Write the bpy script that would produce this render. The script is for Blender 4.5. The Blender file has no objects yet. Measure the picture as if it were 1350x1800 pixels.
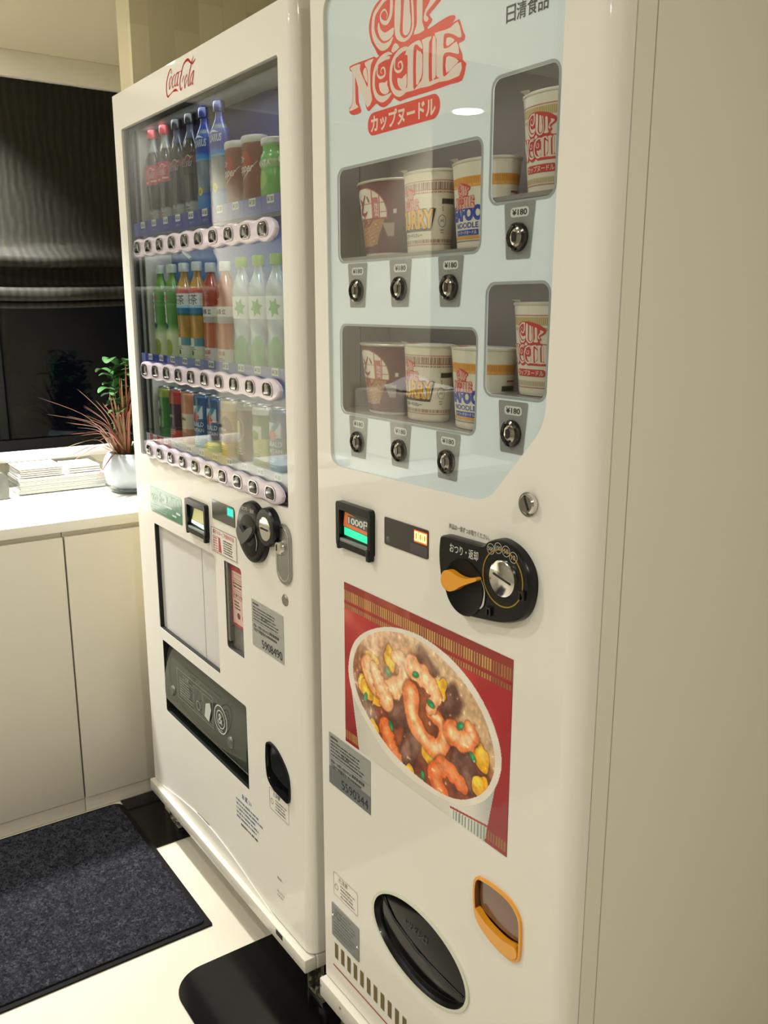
import bpy, bmesh, math, random
import numpy as np
from mathutils import Vector, Matrix
from mathutils.geometry import tessellate_polygon
random.seed(7)
S = bpy.context.scene
C = S.collection
PI = math.pi

# ------------------------------------------------------------------ camera
R = ((5.71691582e-01, 1.84931916e-01, -7.99355316e-01),
     (8.20468442e-01, -1.28241183e-01, 5.57122728e-01),
     (5.19502112e-04, -9.74348185e-01, -2.25045206e-01))
cd = bpy.data.cameras.new('camera')
cam = bpy.data.objects.new('camera', cd); C.objects.link(cam)
right = Vector((R[0][0], R[1][0], R[2][0])); down = Vector((R[0][1], R[1][1], R[2][1])); fwd = Vector((R[0][2], R[1][2], R[2][2]))
m = Matrix((right, -down, -fwd)).transposed().to_4x4()
m.translation = Vector((0, -0.74443, 1.39219))
cam.matrix_world = m
cd.sensor_fit = 'HORIZONTAL'; cd.sensor_width = 36; cd.lens = 1555.84 / 1350 * 36
cd.clip_start = 0.02
S.camera = cam

# ------------------------------------------------------------------ view, world
S.view_settings.view_transform = 'Standard'; S.view_settings.look = 'None'
S.view_settings.gamma = 1; S.view_settings.exposure = -0.13
try: S.view_settings.use_curve_mapping = False
except Exception: pass
W = bpy.data.worlds.new('world'); S.world = W; W.use_nodes = True
bg = W.node_tree.nodes['Background']; bg.inputs[0].default_value = (0.05, 0.06, 0.08, 1); bg.inputs[1].default_value = 0.6
try:
    S.cycles.max_bounces = 10; S.cycles.transparent_max_bounces = 16; S.cycles.caustics_reflective = False; S.cycles.caustics_refractive = False
    S.cycles.sample_clamp_indirect = 6
except Exception: pass

WARM = (1.0, 0.975, 0.935)
# downlights: (x, y, z of ceiling, power, spread in degrees)
LAMPS = [(-2.73, -0.33, 2.108, 31, 100), (-2.74, -1.54, 2.108, 10, 105),
         (-1.75, -1.05, 2.5, 11.5, 170), (-0.55, -1.75, 2.5, 10.5, 170), (-1.75, -2.25, 2.5, 10, 170), (0.8, -0.6, 2.5, 19, 170), (0.9, -2.3, 2.5, 9, 170), (-3.6, -2.2, 2.5, 5, 170)]

# ------------------------------------------------------------------ materials
def lin(c):
    if isinstance(c, str):
        c = tuple(int(c[i:i+2], 16) / 255 for i in (0, 2, 4))
    return tuple(((v / 12.92) if v <= .04045 else ((v + .055) / 1.055) ** 2.4) for v in c[:3])
MATS = {}
def mat(name, col='ffffff', rough=.5, metal=0, coat=0, emit=None, es=1, spec=.5, trans=0, bump=None, var=None, croug=.05):
    if name in MATS: return MATS[name]
    M = bpy.data.materials.new(name); M.use_nodes = True; MATS[name] = M
    nt = M.node_tree; b = nt.nodes['Principled BSDF']
    L4 = lambda c: (*lin(c), 1)
    b.inputs['Base Color'].default_value = L4(col); b.inputs['Roughness'].default_value = rough
    b.inputs['Metallic'].default_value = metal; b.inputs['Specular IOR Level'].default_value = spec
    b.inputs['Coat Weight'].default_value = coat; b.inputs['Coat Roughness'].default_value = croug
    b.inputs['Transmission Weight'].default_value = trans
    if emit: b.inputs['Emission Color'].default_value = L4(emit); b.inputs['Emission Strength'].default_value = es
    tc = nt.nodes.new('ShaderNodeTexCoord')
    if var:   # (noise scale, second colour)
        n = nt.nodes.new('ShaderNodeTexNoise'); n.inputs['Scale'].default_value = var[0]; n.inputs['Detail'].default_value = 5
        nt.links.new(tc.outputs['Object'], n.inputs['Vector'])
        mx = nt.nodes.new('ShaderNodeMix'); mx.data_type = 'RGBA'
        mx.inputs[6].default_value = L4(col); mx.inputs[7].default_value = L4(var[1])
        cr = nt.nodes.new('ShaderNodeMapRange'); cr.inputs[1].default_value = .35; cr.inputs[2].default_value = .65
        nt.links.new(n.outputs[0], cr.inputs[0]); nt.links.new(cr.outputs[0], mx.inputs[0]); nt.links.new(mx.outputs[2], b.inputs['Base Color'])
    if bump:  # (scale, strength, distance)
        n = nt.nodes.new('ShaderNodeTexNoise'); n.inputs['Scale'].default_value = bump[0]; n.inputs['Detail'].default_value = 4
        nt.links.new(tc.outputs['Object'], n.inputs['Vector'])
        bp = nt.nodes.new('ShaderNodeBump'); bp.inputs['Strength'].default_value = bump[1]; bp.inputs['Distance'].default_value = bump[2]
        nt.links.new(n.outputs[0], bp.inputs['Height']); nt.links.new(bp.outputs[0], b.inputs['Normal'])
    return M
def glassmat(name, tint='ffffff', k=1.0, ior=1.5, rough=0.0, base=0.0):
    """a thin clear pane: passes light straight through, mirrors by fresnel"""
    if name in MATS: return MATS[name]
    M = bpy.data.materials.new(name); M.use_nodes = True; MATS[name] = M
    nt = M.node_tree; nt.nodes.clear()
    o = nt.nodes.new('ShaderNodeOutputMaterial'); t = nt.nodes.new('ShaderNodeBsdfTransparent'); g = nt.nodes.new('ShaderNodeBsdfGlossy')
    t.inputs[0].default_value = (*lin(tint), 1); g.inputs['Roughness'].default_value = rough; g.inputs[0].default_value = (1, 1, 1, 1)
    lw = nt.nodes.new('ShaderNodeLayerWeight'); lw.inputs[0].default_value = .5      # schlick fresnel, the same from both sides
    pw = nt.nodes.new('ShaderNodeMath'); pw.operation = 'POWER'; pw.inputs[1].default_value = 5
    fr = nt.nodes.new('ShaderNodeMath'); fr.operation = 'MULTIPLY_ADD'; fr.inputs[1].default_value = .96; fr.inputs[2].default_value = ((ior - 1) / (ior + 1)) ** 2
    mu = nt.nodes.new('ShaderNodeMath'); mu.operation = 'MULTIPLY_ADD'; mu.inputs[1].default_value = k; mu.inputs[2].default_value = base; mu.use_clamp = True
    mx = nt.nodes.new('ShaderNodeMixShader'); l = nt.links.new
    l(lw.outputs['Facing'], pw.inputs[0]); l(pw.outputs[0], fr.inputs[0]); l(fr.outputs[0], mu.inputs[0]); l(mu.outputs[0], mx.inputs[0]); l(t.outputs[0], mx.inputs[1]); l(g.outputs[0], mx.inputs[2]); l(mx.outputs[0], o.inputs[0])
    return M
def vcmat(name, rough=.4, coat=0.0, spec=.5):
    if name in MATS: return MATS[name]
    M = mat(name, 'ffffff', rough, coat=coat, spec=spec); nt = M.node_tree
    a = nt.nodes.new('ShaderNodeVertexColor'); a.layer_name = 'print'
    nt.links.new(a.outputs[0], nt.nodes['Principled BSDF'].inputs['Base Color']); return M

ENAMEL = mat('white_enamel', 'e6e4da', .5, coat=.35, croug=.03, spec=.3)
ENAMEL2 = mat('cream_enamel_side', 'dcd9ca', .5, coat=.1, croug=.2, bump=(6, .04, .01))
BLACK = mat('black_plastic', '0a0b0a', .32, coat=.08, spec=.3)
BLACKM = mat('black_matte', '0b0b0b', .6)
CHROME = mat('chrome', 'd8d8d4', .14, metal=1)
STEEL = mat('brushed_steel', 'a8a8a4', .38, metal=1, bump=(60, .1, .002))
CREAMWALL = mat('cream_wall_paint', 'd8d1ba', .7, bump=(120, .05, .002))
WHITEPLY = mat('white_laminate', 'e2dccd', .35, coat=.15)
CLEAR = glassmat('clear_glass', 'f4f7f6', 1.25)
def ink(c, r=.45): return mat('ink_' + c, c, r)

# ------------------------------------------------------------------ mesh helpers
def cr_spline(pts, n=6, closed=True):
    """Catmull-Rom resampling of a list of tuples"""
    out = []; N = len(pts); rng = range(N) if closed else range(N - 1)
    for i in rng:
        g = (lambda k: pts[k % N]) if closed else (lambda k: pts[min(max(k, 0), N - 1)])
        p0, p1, p2, p3 = g(i - 1), g(i), g(i + 1), g(i + 2)
        for k in range(n):
            t = k / n; t2 = t * t; t3 = t2 * t
            out.append(tuple(.5 * (2 * b + (c - a) * t + (2 * a - 5 * b + 4 * c - d) * t2 + (3 * b - a - 3 * c + d) * t3) for a, b, c, d in zip(p0, p1, p2, p3)))
    if not closed: out.append(tuple(pts[-1]))
    return out
def rr(x0, x1, z0, z1, r=.01, n=5):
    """rounded rectangle; r a number or 4 radii (bl, br, tr, tl)"""
    rs = r if isinstance(r, (tuple, list)) else (r,) * 4
    out = []
    for (cx, cz, a0, q) in ((x0, z0, PI, rs[0]), (x1, z0, 1.5 * PI, rs[1]), (x1, z1, 0, rs[2]), (x0, z1, .5 * PI, rs[3])):
        sx = 1 if cx == x0 else -1; sz = 1 if cz == z0 else -1
        if q <= 0: out.append((cx, cz)); continue
        for k in range(n + 1):
            a = a0 + .5 * PI * k / n; out.append((cx + sx * q + q * math.cos(a), cz + sz * q + q * math.sin(a)))
    return out
def circ(cx, cz, rx, rz=None, n=28, a0=0):
    rz = rz or rx
    return [(cx + rx * math.cos(a0 + 2 * PI * k / n), cz + rz * math.sin(a0 + 2 * PI * k / n)) for k in range(n)]
def inset(poly, d):
    out = []; n = len(poly); ar = sum(poly[i][0] * poly[(i + 1) % n][1] - poly[(i + 1) % n][0] * poly[i][1] for i in range(n)); sg = 1 if ar > 0 else -1
    for i in range(n):
        a, b, c = poly[i - 1], poly[i], poly[(i + 1) % n]
        tx, tz = c[0] - a[0], c[1] - a[1]; l = math.hypot(tx, tz) or 1
        out.append((b[0] - sg * tz / l * d, b[1] + sg * tx / l * d))
    return out
class MB:
    def __init__(s): s.bm = bmesh.new(); s.lay = 1
    def v(s, *c): return s.bm.verts.new(c)
    def f(s, vs):
        try: return s.bm.faces.new(vs)
        except ValueError: return None
    def box(s, x0, x1, y0, y1, z0, z1, bev=0, seg=2):
        b = bmesh.new()
        bmesh.ops.create_cube(b, size=1)
        for q in b.verts:
            q.co = Vector(((x0 + x1) / 2 + q.co.x * (x1 - x0), (y0 + y1) / 2 + q.co.y * (y1 - y0), (z0 + z1) / 2 + q.co.z * (z1 - z0)))
        if bev: bmesh.ops.bevel(b, geom=b.edges[:], offset=bev, segments=seg, profile=.6, affect='EDGES')
        s.merge(b); return s
    def merge(s, b, mtx=None):
        if mtx is not None: b.transform(mtx)
        me = bpy.data.meshes.new('t'); b.to_mesh(me); b.free(); s.bm.from_mesh(me); bpy.data.meshes.remove(me)
    def plate(s, outer, y0, y1, holes=(), plane='xz', bev=0):
        """a polygon with holes in the XZ plane given thickness from y0 (front) to y1 (back)"""
        loops = [list(outer)] + [list(h) for h in holes]
        tri = tessellate_polygon([[Vector((a, b, 0)) for a, b in lp] for lp in loops])
        flat = [p for lp in loops for p in lp]
        mk = (lambda a, b, y: (a, y, b)) if plane == 'xz' else ((lambda a, b, y: (a, b, y)) if plane == 'xy' else (lambda a, b, y: (y, a, b)))
        F_ = [s.v(*mk(a, b, y0)) for a, b in flat]; B_ = [s.v(*mk(a, b, y1)) for a, b in flat]
        for t in tri: s.f([F_[i] for i in t]); s.f([B_[i] for i in reversed(t)])
        k = 0
        for lp in loops:
            n = len(lp)
            for i in range(n): j = (i + 1) % n; s.f([F_[k + i], F_[k + j], B_[k + j], B_[k + i]])
            k += n
        return s
    def pillow(s, poly, steps):
        """a rounded plate: steps of (inset, y), last one closed"""
        rg = [[s.v(a, y, b) for a, b in inset(poly, d)] for d, y in steps]; n = len(poly)
        for p, q in zip(rg, rg[1:]):
            for k in range(n): j = (k + 1) % n; s.f([p[k], p[j], q[j], q[k]])
        tri = tessellate_polygon([[Vector((v.co.x, v.co.z, 0)) for v in rg[-1]]])
        for t in tri: s.f([rg[-1][i] for i in t]); s.f([rg[0][i] for i in reversed(t)])
        return s
    def flat(s, poly, y, holes=()):
        loops = [list(poly)] + [list(h) for h in holes]
        tri = tessellate_polygon([[Vector((a, b, 0)) for a, b in lp] for lp in loops])
        flat = [p for lp in loops for p in lp]
        F_ = [s.v(a, y, b) for a, b in flat]
        for t in tri: s.f([F_[i] for i in t])
        return s
    def ribbon(s, pts, y, n=5, scale=1):
        """a brush stroke: pts (x, z, width)"""
        q = cr_spline(pts, n, False); L = []; Rr = []; y0 = y - s.lay * 3e-5; s.lay += 1
        for i, (x, z, w) in enumerate(q):
            y = y0 - i * 4e-7
            a = q[max(i - 1, 0)]; b = q[min(i + 1, len(q) - 1)]
            dx, dz = b[0] - a[0], b[1] - a[1]; l = math.hypot(dx, dz) or 1
            w = w / 2 * scale
            L.append(s.v(x - dz / l * w, y, z + dx / l * w)); Rr.append(s.v(x + dz / l * w, y, z - dx / l * w))
        for i in range(len(q) - 1): s.f([L[i], L[i + 1], Rr[i + 1], Rr[i]])
        for k_, (x, z, w) in enumerate((q[0], q[-1])): s.flat(circ(x, z, w / 2 * scale, n=12), y0 - 3e-5 * (.4 + .3 * k_))
        return s
    def lathe(s, prof, seg=32, cx=0, cy=0, cz=0, axis='z', cap=True):
        rings = []
        for r, h in prof:
            ring = []
            for k in range(seg):
                a = 2 * PI * k / seg
                if axis == 'z': ring.append(s.v(cx + r * math.sin(a), cy - r * math.cos(a), cz + h))
                elif axis == 'y': ring.append(s.v(cx + r * math.cos(a), cy + h, cz + r * math.sin(a)))
                else: ring.append(s.v(cx + h, cy + r * math.cos(a), cz + r * math.sin(a)))
            rings.append(ring)
        for i in range(len(rings) - 1):
            for k in range(seg): j = (k + 1) % seg; s.f([rings[i][k], rings[i][j], rings[i + 1][j], rings[i + 1][k]])
        if cap: s.f(rings[0][::-1]); s.f(rings[-1])
        return s
    def tube(s, pts, r, seg=8):
        P = [Vector(p) for p in pts]; rings = []
        for i, p in enumerate(P):
            d = (P[min(i + 1, len(P) - 1)] - P[max(i - 1, 0)]).normalized()
            u = d.cross(Vector((0, 0, 1))); u = u.normalized() if u.length > .01 else Vector((1, 0, 0)); w = d.cross(u)
            rad = r[i] if isinstance(r, (list, tuple)) else r
            rings.append([s.v(*(p + u * rad * math.cos(2 * PI * k / seg) + w * rad * math.sin(2 * PI * k / seg))) for k in range(seg)])
        for i in range(len(rings) - 1):
            for k in range(seg): j = (k + 1) % seg; s.f([rings[i][k], rings[i][j], rings[i + 1][j], rings[i + 1][k]])
        s.f(rings[0]); s.f(rings[-1][::-1]); return s
    def leaf(s, pts, wid, up=(0, 0, 1)):
        """a curved blade with a folded centre line"""
        q = cr_spline(pts, 4, False); n = len(q); rows = []
        for i, p in enumerate(q):
            p = Vector(p); d = (Vector(q[min(i + 1, n - 1)]) - Vector(q[max(i - 1, 0)])).normalized()
            u = d.cross(Vector(up)); u = u.normalized() if u.length > .05 else Vector((1, 0, 0)); nn = u.cross(d)
            t = i / (n - 1); w = wid(t)
            rows.append((s.v(*(p + u * w + nn * w * .25)), s.v(*p), s.v(*(p - u * w + nn * w * .25))))
        for a, b in zip(rows, rows[1:]): s.f([a[0], b[0], b[1], a[1]]); s.f([a[1], b[1], b[2], a[2]])
        return s
    def data(s, name, M, smooth=True, ang=35, fix=True):
        if fix: bmesh.ops.recalc_face_normals(s.bm, faces=s.bm.faces[:])
        me = bpy.data.meshes.new(name); s.bm.to_mesh(me); s.bm.free()
        for q in (M if isinstance(M, (list, tuple)) else [M]): me.materials.append(q)
        if smooth:
            me.polygons.foreach_set('use_smooth', [True] * len(me.polygons))
            try: me.set_sharp_from_angle(angle=math.radians(ang))
            except Exception: pass
        return me
    def build(s, name, M, parent=None, **k): return link(name, s.data(name, M, **k), parent)
def link(name, me, parent=None):
    o = bpy.data.objects.new(name, me); C.objects.link(o)
    if parent is not None:
        o.parent = parent
        r = parent
        off = Vector((0, 0, 0))
        while r is not None and 'at' in r: off = Vector(r['at']); break
        if 'at' in parent: o.matrix_parent_inverse = Matrix.Translation(-Vector(parent['at']))
    return o
def tag(o, label=None, cat=None, group=None, kind=None):
    if label: o['label'] = label
    if cat: o['category'] = cat
    if group: o['group'] = group
    if kind: o['kind'] = kind
    return o
ROOTS = []
def thing(name, label, cat, loc, group=None, world=True):
    """an Empty at the base of a thing; world=True: its parts are given in room coordinates"""
    o = bpy.data.objects.new(name, None); C.objects.link(o); o.location = loc; o.empty_display_size = .05
    if world: o['at'] = tuple(loc); ROOTS.append(o)
    return tag(o, label, cat, group)
def sub(name, me_or_mb, M, parent, **k):
    """a part under a part (parent meshes carry no offset of their own)"""
    return me_or_mb.build(name, M, parent, **k)
def shift(o, dx, dz):
    """move a part and everything under it in the plane of the front"""
    o.location.x += dx; o.location.z += dz; return o
def struct(name, mb, M, **k):
    o = mb.build(name, M, None, **k); o['kind'] = 'structure'; return o

# text as flat mesh, fitted in a box; y is the plane it is printed on
def text_bm(string, x0, x1, z0, z1, y=0, align='L', stretch=False, bold=0, shear=0):
    cu = bpy.data.curves.new('t', 'FONT'); cu.body = string; cu.size = 1; cu.offset = bold; cu.shear = shear; cu.resolution_u = 3
    o = bpy.data.objects.new('t', cu); C.objects.link(o)
    dg = bpy.context.evaluated_depsgraph_get(); me = bpy.data.meshes.new_from_object(o.evaluated_get(dg))
    bpy.data.objects.remove(o); bpy.data.curves.remove(cu)
    b = bmesh.new(); b.from_mesh(me); bpy.data.meshes.remove(me)
    if not b.verts: return b
    xs = [v.co.x for v in b.verts]; ys = [v.co.y for v in b.verts]
    w = max(xs) - min(xs); h_ = max(ys) - min(ys)
    sx = (x1 - x0) / w; sz = (z1 - z0) / h_
    if not stretch: sx = sz = min(sx, sz)
    ox = x0 if align == 'L' else (x0 + x1) / 2 - w * sx / 2
    oz = (z0 + z1) / 2 - h_ * sz / 2
    mx, my = min(xs), min(ys)
    for v in b.verts: v.co = Vector((ox + (v.co.x - mx) * sx, y, oz + (v.co.y - my) * sz))
    return b
def text(mb, *a, **k): mb.merge(text_bm(*a, **k)); return mb
def lines(mb, x0, x1, z0, z1, n, y, fill=.45, gap=.12, seed=1, vert=False):
    """rows of tiny print too small to read: short dashes"""
    rnd = random.Random(seed)
    for i in range(n):
        zt = z1 - (z1 - z0) * (i + .5 - fill / 2) / n; zb = zt - (z1 - z0) * fill / n; x = x0
        xe = x0 + (x1 - x0) * rnd.uniform(.7, 1)
        while x < xe:
            w = rnd.uniform(.5, 1.1) * (zt - zb); mb.flat([(x, zb), (min(x + w, xe), zb), (min(x + w, xe), zt), (x, zt)], y); x += w + (zt - zb) * rnd.choice((.3, .35, .9))
    return mb
def frame2d(mb, x0, x1, z0, z1, t, y, r=.0):
    mb.flat(rr(x0, x1, z0, z1, r) if r else rr(x0, x1, z0, z1, 0), y, [rr(x0 + t, x1 - t, z0 + t, z1 - t, max(r - t, 0)) if r > t else rr(x0 + t, x1 - t, z0 + t, z1 - t, 0)])
    return mb
# bend a flat print onto a cone: radius(z) around the z axis; x = distance along the wall from straight ahead (-y)
def bend(bm_, radius, off=.0004, phi0=0, step=.004):
    xs = [v.co.x for v in bm_.verts]
    if not xs: return bm_
    x = math.floor(min(xs) / step) * step
    while x < max(xs):
        bmesh.ops.bisect_plane(bm_, geom=bm_.verts[:] + bm_.edges[:] + bm_.faces[:], plane_co=(x, 0, 0), plane_no=(1, 0, 0)); x += step
    for v in bm_.verts:
        r = radius(v.co.z) + off - v.co.y * 2; a = v.co.x / radius(v.co.z) + phi0
        v.co = Vector((r * math.sin(a), -r * math.cos(a), v.co.z))
    return bm_
def painted_grid(name, nu, nv, pos, col, M, parent=None, closed=False):
    """a fine grid whose print is a colour per corner: col(U, V) -> RGB (sRGB), vectorised"""
    us = np.linspace(0, 1, nu + 1); vs = np.linspace(0, 1, nv + 1)
    U, V = np.meshgrid(us, vs); P = pos(U, V)
    co = np.stack(P, -1).reshape(-1, 3)
    i = np.arange(nv)[:, None] * (nu + 1) + np.arange(nu)[None]
    fa = np.stack([i, i + 1, i + nu + 2, i + nu + 1], -1).reshape(-1, 4)
    me = bpy.data.meshes.new(name); me.from_pydata(co.tolist(), [], fa.tolist())
    rgb = np.clip(col(U, V), 0, 1).reshape(-1, 3)
    rgb = np.where(rgb <= .04045, rgb / 12.92, ((rgb + .055) / 1.055) ** 2.4)
    at = me.color_attributes.new('print', 'FLOAT_COLOR', 'POINT')
    at.data.foreach_set('color', np.concatenate([rgb, np.ones((len(rgb), 1))], 1).astype(np.float32).ravel())
    me.materials.append(M); me.polygons.foreach_set('use_smooth', [True] * len(me.polygons)); me.update()
    return link(name, me, parent)
def hexc(s): return np.array([int(s[i:i+2], 16) / 255 for i in (0, 2, 4)])
def mixc(c, col, a):
    a = np.clip(a, 0, 1)[..., None]; return c * (1 - a) + np.asarray(col) * a
def sst(a, b, x):
    t = np.clip((x - a) / (b - a), 0, 1); return t * t * (3 - 2 * t)
def copy_tree(o, loc=None, parent=None):
    c = o.copy(); C.objects.link(c); c.parent = parent
    for ch in o.children: copy_tree(ch, None, c)
    if loc is not None: c.location = loc
    return c

# ================================================================== THE ROOM
FLOORM = mat('white_floor_tile', 'ded8c6', .3, coat=.3, var=(2.2, 'd6cfbc'), croug=.12)
GLOSSB = mat('black_gloss_board', '0c0c0d', .12, spec=.35)
struct('floor', MB().box(-4.2, 2.4, -3.3, 1.0, -.1, 0), FLOORM)
struct('ceiling', MB().box(-4.2, 2.4, -3.3, 1.0, 2.5, 2.6), mat('ceiling_paint', 'd9d2bf', .8))
XW = -2.90
# outer window wall with its opening, the soffit of the bay, the far corridor wall
struct('wall_left', MB().plate([(-1.5, 0), (1.0, 0), (1.0, 2.5), (-1.5, 2.5)], XW, XW - .12, [[(-.56, .95), (.42, .95), (.42, 2.04), (-.56, 2.04)]], plane='yz'), CREAMWALL)
struct('wall_corridor', MB().box(-4.25, -4.2, -3.3, -1.5, 0, 2.5), mat('corridor_wall_paint', '8f8878', .8))
struct('wall_return', MB().box(-4.2, XW - .12, -1.5, -1.42, 0, 2.5), CREAMWALL)
struct('wall_front', MB().box(-4.2, 2.4, -3.35, -3.3, 0, 2.5), mat('opposite_wall_paint', 'b7b2a6', .75))
struct('wall_right', MB().box(2.4, 2.45, -3.3, 1.0, 0, 2.5), CREAMWALL)
struct('wall_back', MB().box(-4.2, 2.4, .92, 1.0, 0, 2.5), CREAMWALL)
struct('ceiling_bay', MB().box(XW, -2.21, -1.5, .92, 2.108, 2.5), mat('soffit_paint', 'cfc6ab', .7, bump=(150, .04, .002)))
# tiled end of the partition beside the drink machine: a patchwork of long cream blocks
def mosaic():
    M = bpy.data.materials.new('patchwork_cream_tile'); M.use_nodes = True; nt = M.node_tree; b = nt.nodes['Principled BSDF']
    tc = nt.nodes.new('ShaderNodeTexCoord'); mp = nt.nodes.new('ShaderNodeMapping'); mp.inputs['Rotation'].default_value = (0, PI / 2, 0)
    sx = nt.nodes.new('ShaderNodeSeparateXYZ'); cb = nt.nodes.new('ShaderNodeCombineXYZ'); ad = nt.nodes.new('ShaderNodeMath'); ad.operation = 'ADD'
    l = nt.links.new; l(tc.outputs['Object'], sx.inputs[0]); l(sx.outputs[0], ad.inputs[0]); l(sx.outputs[1], ad.inputs[1])
    l(sx.outputs[2], cb.inputs[0]); l(ad.outputs[0], cb.inputs[1])
    br = nt.nodes.new('ShaderNodeTexBrick'); br.inputs['Scale'].default_value = 1; br.inputs['Mortar Size'].default_value = .0008
    br.inputs['Brick Width'].default_value = .19; br.inputs['Row Height'].default_value = .062; br.offset = .37
    br.inputs['Color1'].default_value = (*lin('dad3ae'), 1); br.inputs['Color2'].default_value = (*lin('c6be98'), 1); br.inputs['Mortar'].default_value = (*lin('cdc5a0'), 1)
    l(cb.outputs[0], br.inputs[0]); l(br.outputs[0], b.inputs['Base Color']); b.inputs['Roughness'].default_value = .45
    b.inputs['Coat Weight'].default_value = .2
    return M
struct('wall_partition', MB().box(-2.215, -2.13, .04, .92, 0, 2.5), mosaic())
# window header, frame, pane
TR = mat('white_window_trim', 'f4f1e8', .45)
struct('trim_1', MB().box(XW, XW + .035, -1.2, .92, 2.038, 2.108, .002), TR)
struct('trim_2', MB().box(XW, XW + .03, -.62, .46, .925, .955, .003), TR)
w = MB()
FR = mat('dark_window_sash', '040404', .7, spec=.15)
w.plate([(-.56, .95), (.42, .95), (.42, 2.04), (-.56, 2.04)], XW - .02, XW - .06, [[(-.53, .985), (.39, .985), (.39, 2.01), (-.53, 2.01)]], plane='yz')
struct('window_1', w, FR)
pane = MB().box(XW - .045, XW - .04, -.53, .39, .985, 2.01)
o = pane.build('window_pane', glassmat('night_window_glass', '84898f', .3, 1.52), None); o['kind'] = 'structure'

# --- blind: pleated sheet with soft folds at its foot
def blind():
    root = thing('roman_blind', 'dark brown ribbed roman blind with soft folds hanging in the night window', 'blind', (XW + .03, -.07, 1.39))
    M = bpy.data.materials.new('ribbed_blind_fabric'); M.use_nodes = True; nt = M.node_tree; b = nt.nodes['Principled BSDF']; l = nt.links.new
    tc = nt.nodes.new('ShaderNodeTexCoord'); sx = nt.nodes.new('ShaderNodeSeparateXYZ'); l(tc.outputs['Object'], sx.inputs[0])
    nz = nt.nodes.new('ShaderNodeTexNoise'); nz.inputs['Scale'].default_value = 9; l(tc.outputs['Object'], nz.inputs[0])
    a = nt.nodes.new('ShaderNodeMath'); a.operation = 'MULTIPLY_ADD'; l(nz.outputs[0], a.inputs[0]); a.inputs[1].default_value = .03; l(sx.outputs[1], a.inputs[2])
    s_ = nt.nodes.new('ShaderNodeMath'); s_.operation = 'MULTIPLY'; l(a.outputs[0], s_.inputs[0]); s_.inputs[1].default_value = 2 * PI / .0235
    sn = nt.nodes.new('ShaderNodeMath'); sn.operation = 'SINE'; l(s_.outputs[0], sn.inputs[0])
    mr = nt.nodes.new('ShaderNodeMapRange'); mr.inputs[1].default_value = -1; mr.inputs[2].default_value = 1; l(sn.outputs[0], mr.inputs[0])
    n2 = nt.nodes.new('ShaderNodeTexNoise'); n2.inputs['Scale'].default_value = 60; l(tc.outputs['Object'], n2.inputs[0])
    m2 = nt.nodes.new('ShaderNodeMath'); m2.operation = 'MULTIPLY'; l(mr.outputs[0], m2.inputs[0]); l(n2.outputs[0], m2.inputs[1])
    mx = nt.nodes.new('ShaderNodeMix'); mx.data_type = 'RGBA'; mx.inputs[6].default_value = (*lin('161510'), 1); mx.inputs[7].default_value = (*lin('2d2b23'), 1)
    l(m2.outputs[0], mx.inputs[0]); l(mx.outputs[2], b.inputs['Base Color']); b.inputs['Roughness'].default_value = .75; b.inputs['Specular IOR Level'].default_value = .25
    bp = nt.nodes.new('ShaderNodeBump'); bp.inputs['Strength'].default_value = .25; bp.inputs['Distance'].default_value = .003; l(mr.outputs[0], bp.inputs['Height']); l(bp.outputs[0], b.inputs['Normal'])
    # profile (distance from the wall, height)
    prof = [(.009, 2.0365), (.010, 1.9), (.012, 1.75), (.014, 1.62), (.022, 1.575), (.040, 1.556), (.052, 1.545), (.054, 1.530), (.046, 1.517), (.022, 1.514),
            (.012, 1.505), (.012, 1.475), (.022, 1.460), (.045, 1.455), (.058, 1.448), (.060, 1.428), (.052, 1.417), (.040, 1.416), (.048, 1.408), (.046, 1.397), (.020, 1.394)]
    q = cr_spline(prof, 4, False); mb = MB(); rows = []; n = 120
    for i in range(n + 1):
        y = -.545 + .95 * i / n; k = 1 + .18 * math.sin(y * 9 + 1) + .1 * math.sin(y * 23)
        rib = .0008 * math.sin(2 * PI * y / .0235)
        rows.append([mb.v(XW + d * (k if d > .02 else 1) + rib, y, z - (.006 * math.sin(y * 7 + 2) if z < 1.6 else 0)) for d, z in q])
    for a_, b_ in zip(rows, rows[1:]):
        for j in range(len(q) - 1): mb.f([a_[j], b_[j], b_[j + 1], a_[j + 1]])
    mb.build('blind_fabric', M, root)
    MB().box(XW - .012, XW - .002, -.545, .405, 2.012, 2.036).build('head_rail', FR, root)
blind()

# --- lamps
LD = mat('lamp_diffuser', 'fff6e0', .5, emit='fff2dc', es=34)
for i, (x, y, z, p, sp) in enumerate(LAMPS):
    lab = ['round recessed downlight in the low ceiling over the yellow pump bottle', 'round recessed downlight in the low ceiling over the crumpled white paper',
           'round ceiling downlight in front of the drink vending machine', 'round ceiling downlight in front of the noodle vending machine', 'round ceiling downlight near the opposite wall, left',
           'round ceiling downlight right of the noodle vending machine', 'round ceiling downlight near the opposite wall, right', 'round ceiling downlight in the corridor'][i]
    t = thing('ceiling_light', lab, 'light', (x, y, z), 'round ceiling downlights')
    MB().lathe([(.058, -.001), (.066, -.004), (.068, 0)], 36, x, y, z).build('trim_ring', TR, t)
    MB().lathe([(.056, -.0035), (.056, -.0015)], 36, x, y, z).build('diffuser', LD, t)
    ld = bpy.data.lights.new('downlight_lamp', 'AREA'); ld.shape = 'DISK'; ld.size = .1; ld.energy = p; ld.color = WARM; ld.spread = math.radians(sp)
    lo = bpy.data.objects.new('downlight_lamp', ld); C.objects.link(lo); lo.location = (0, 0, -.006); lo.parent = t

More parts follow.
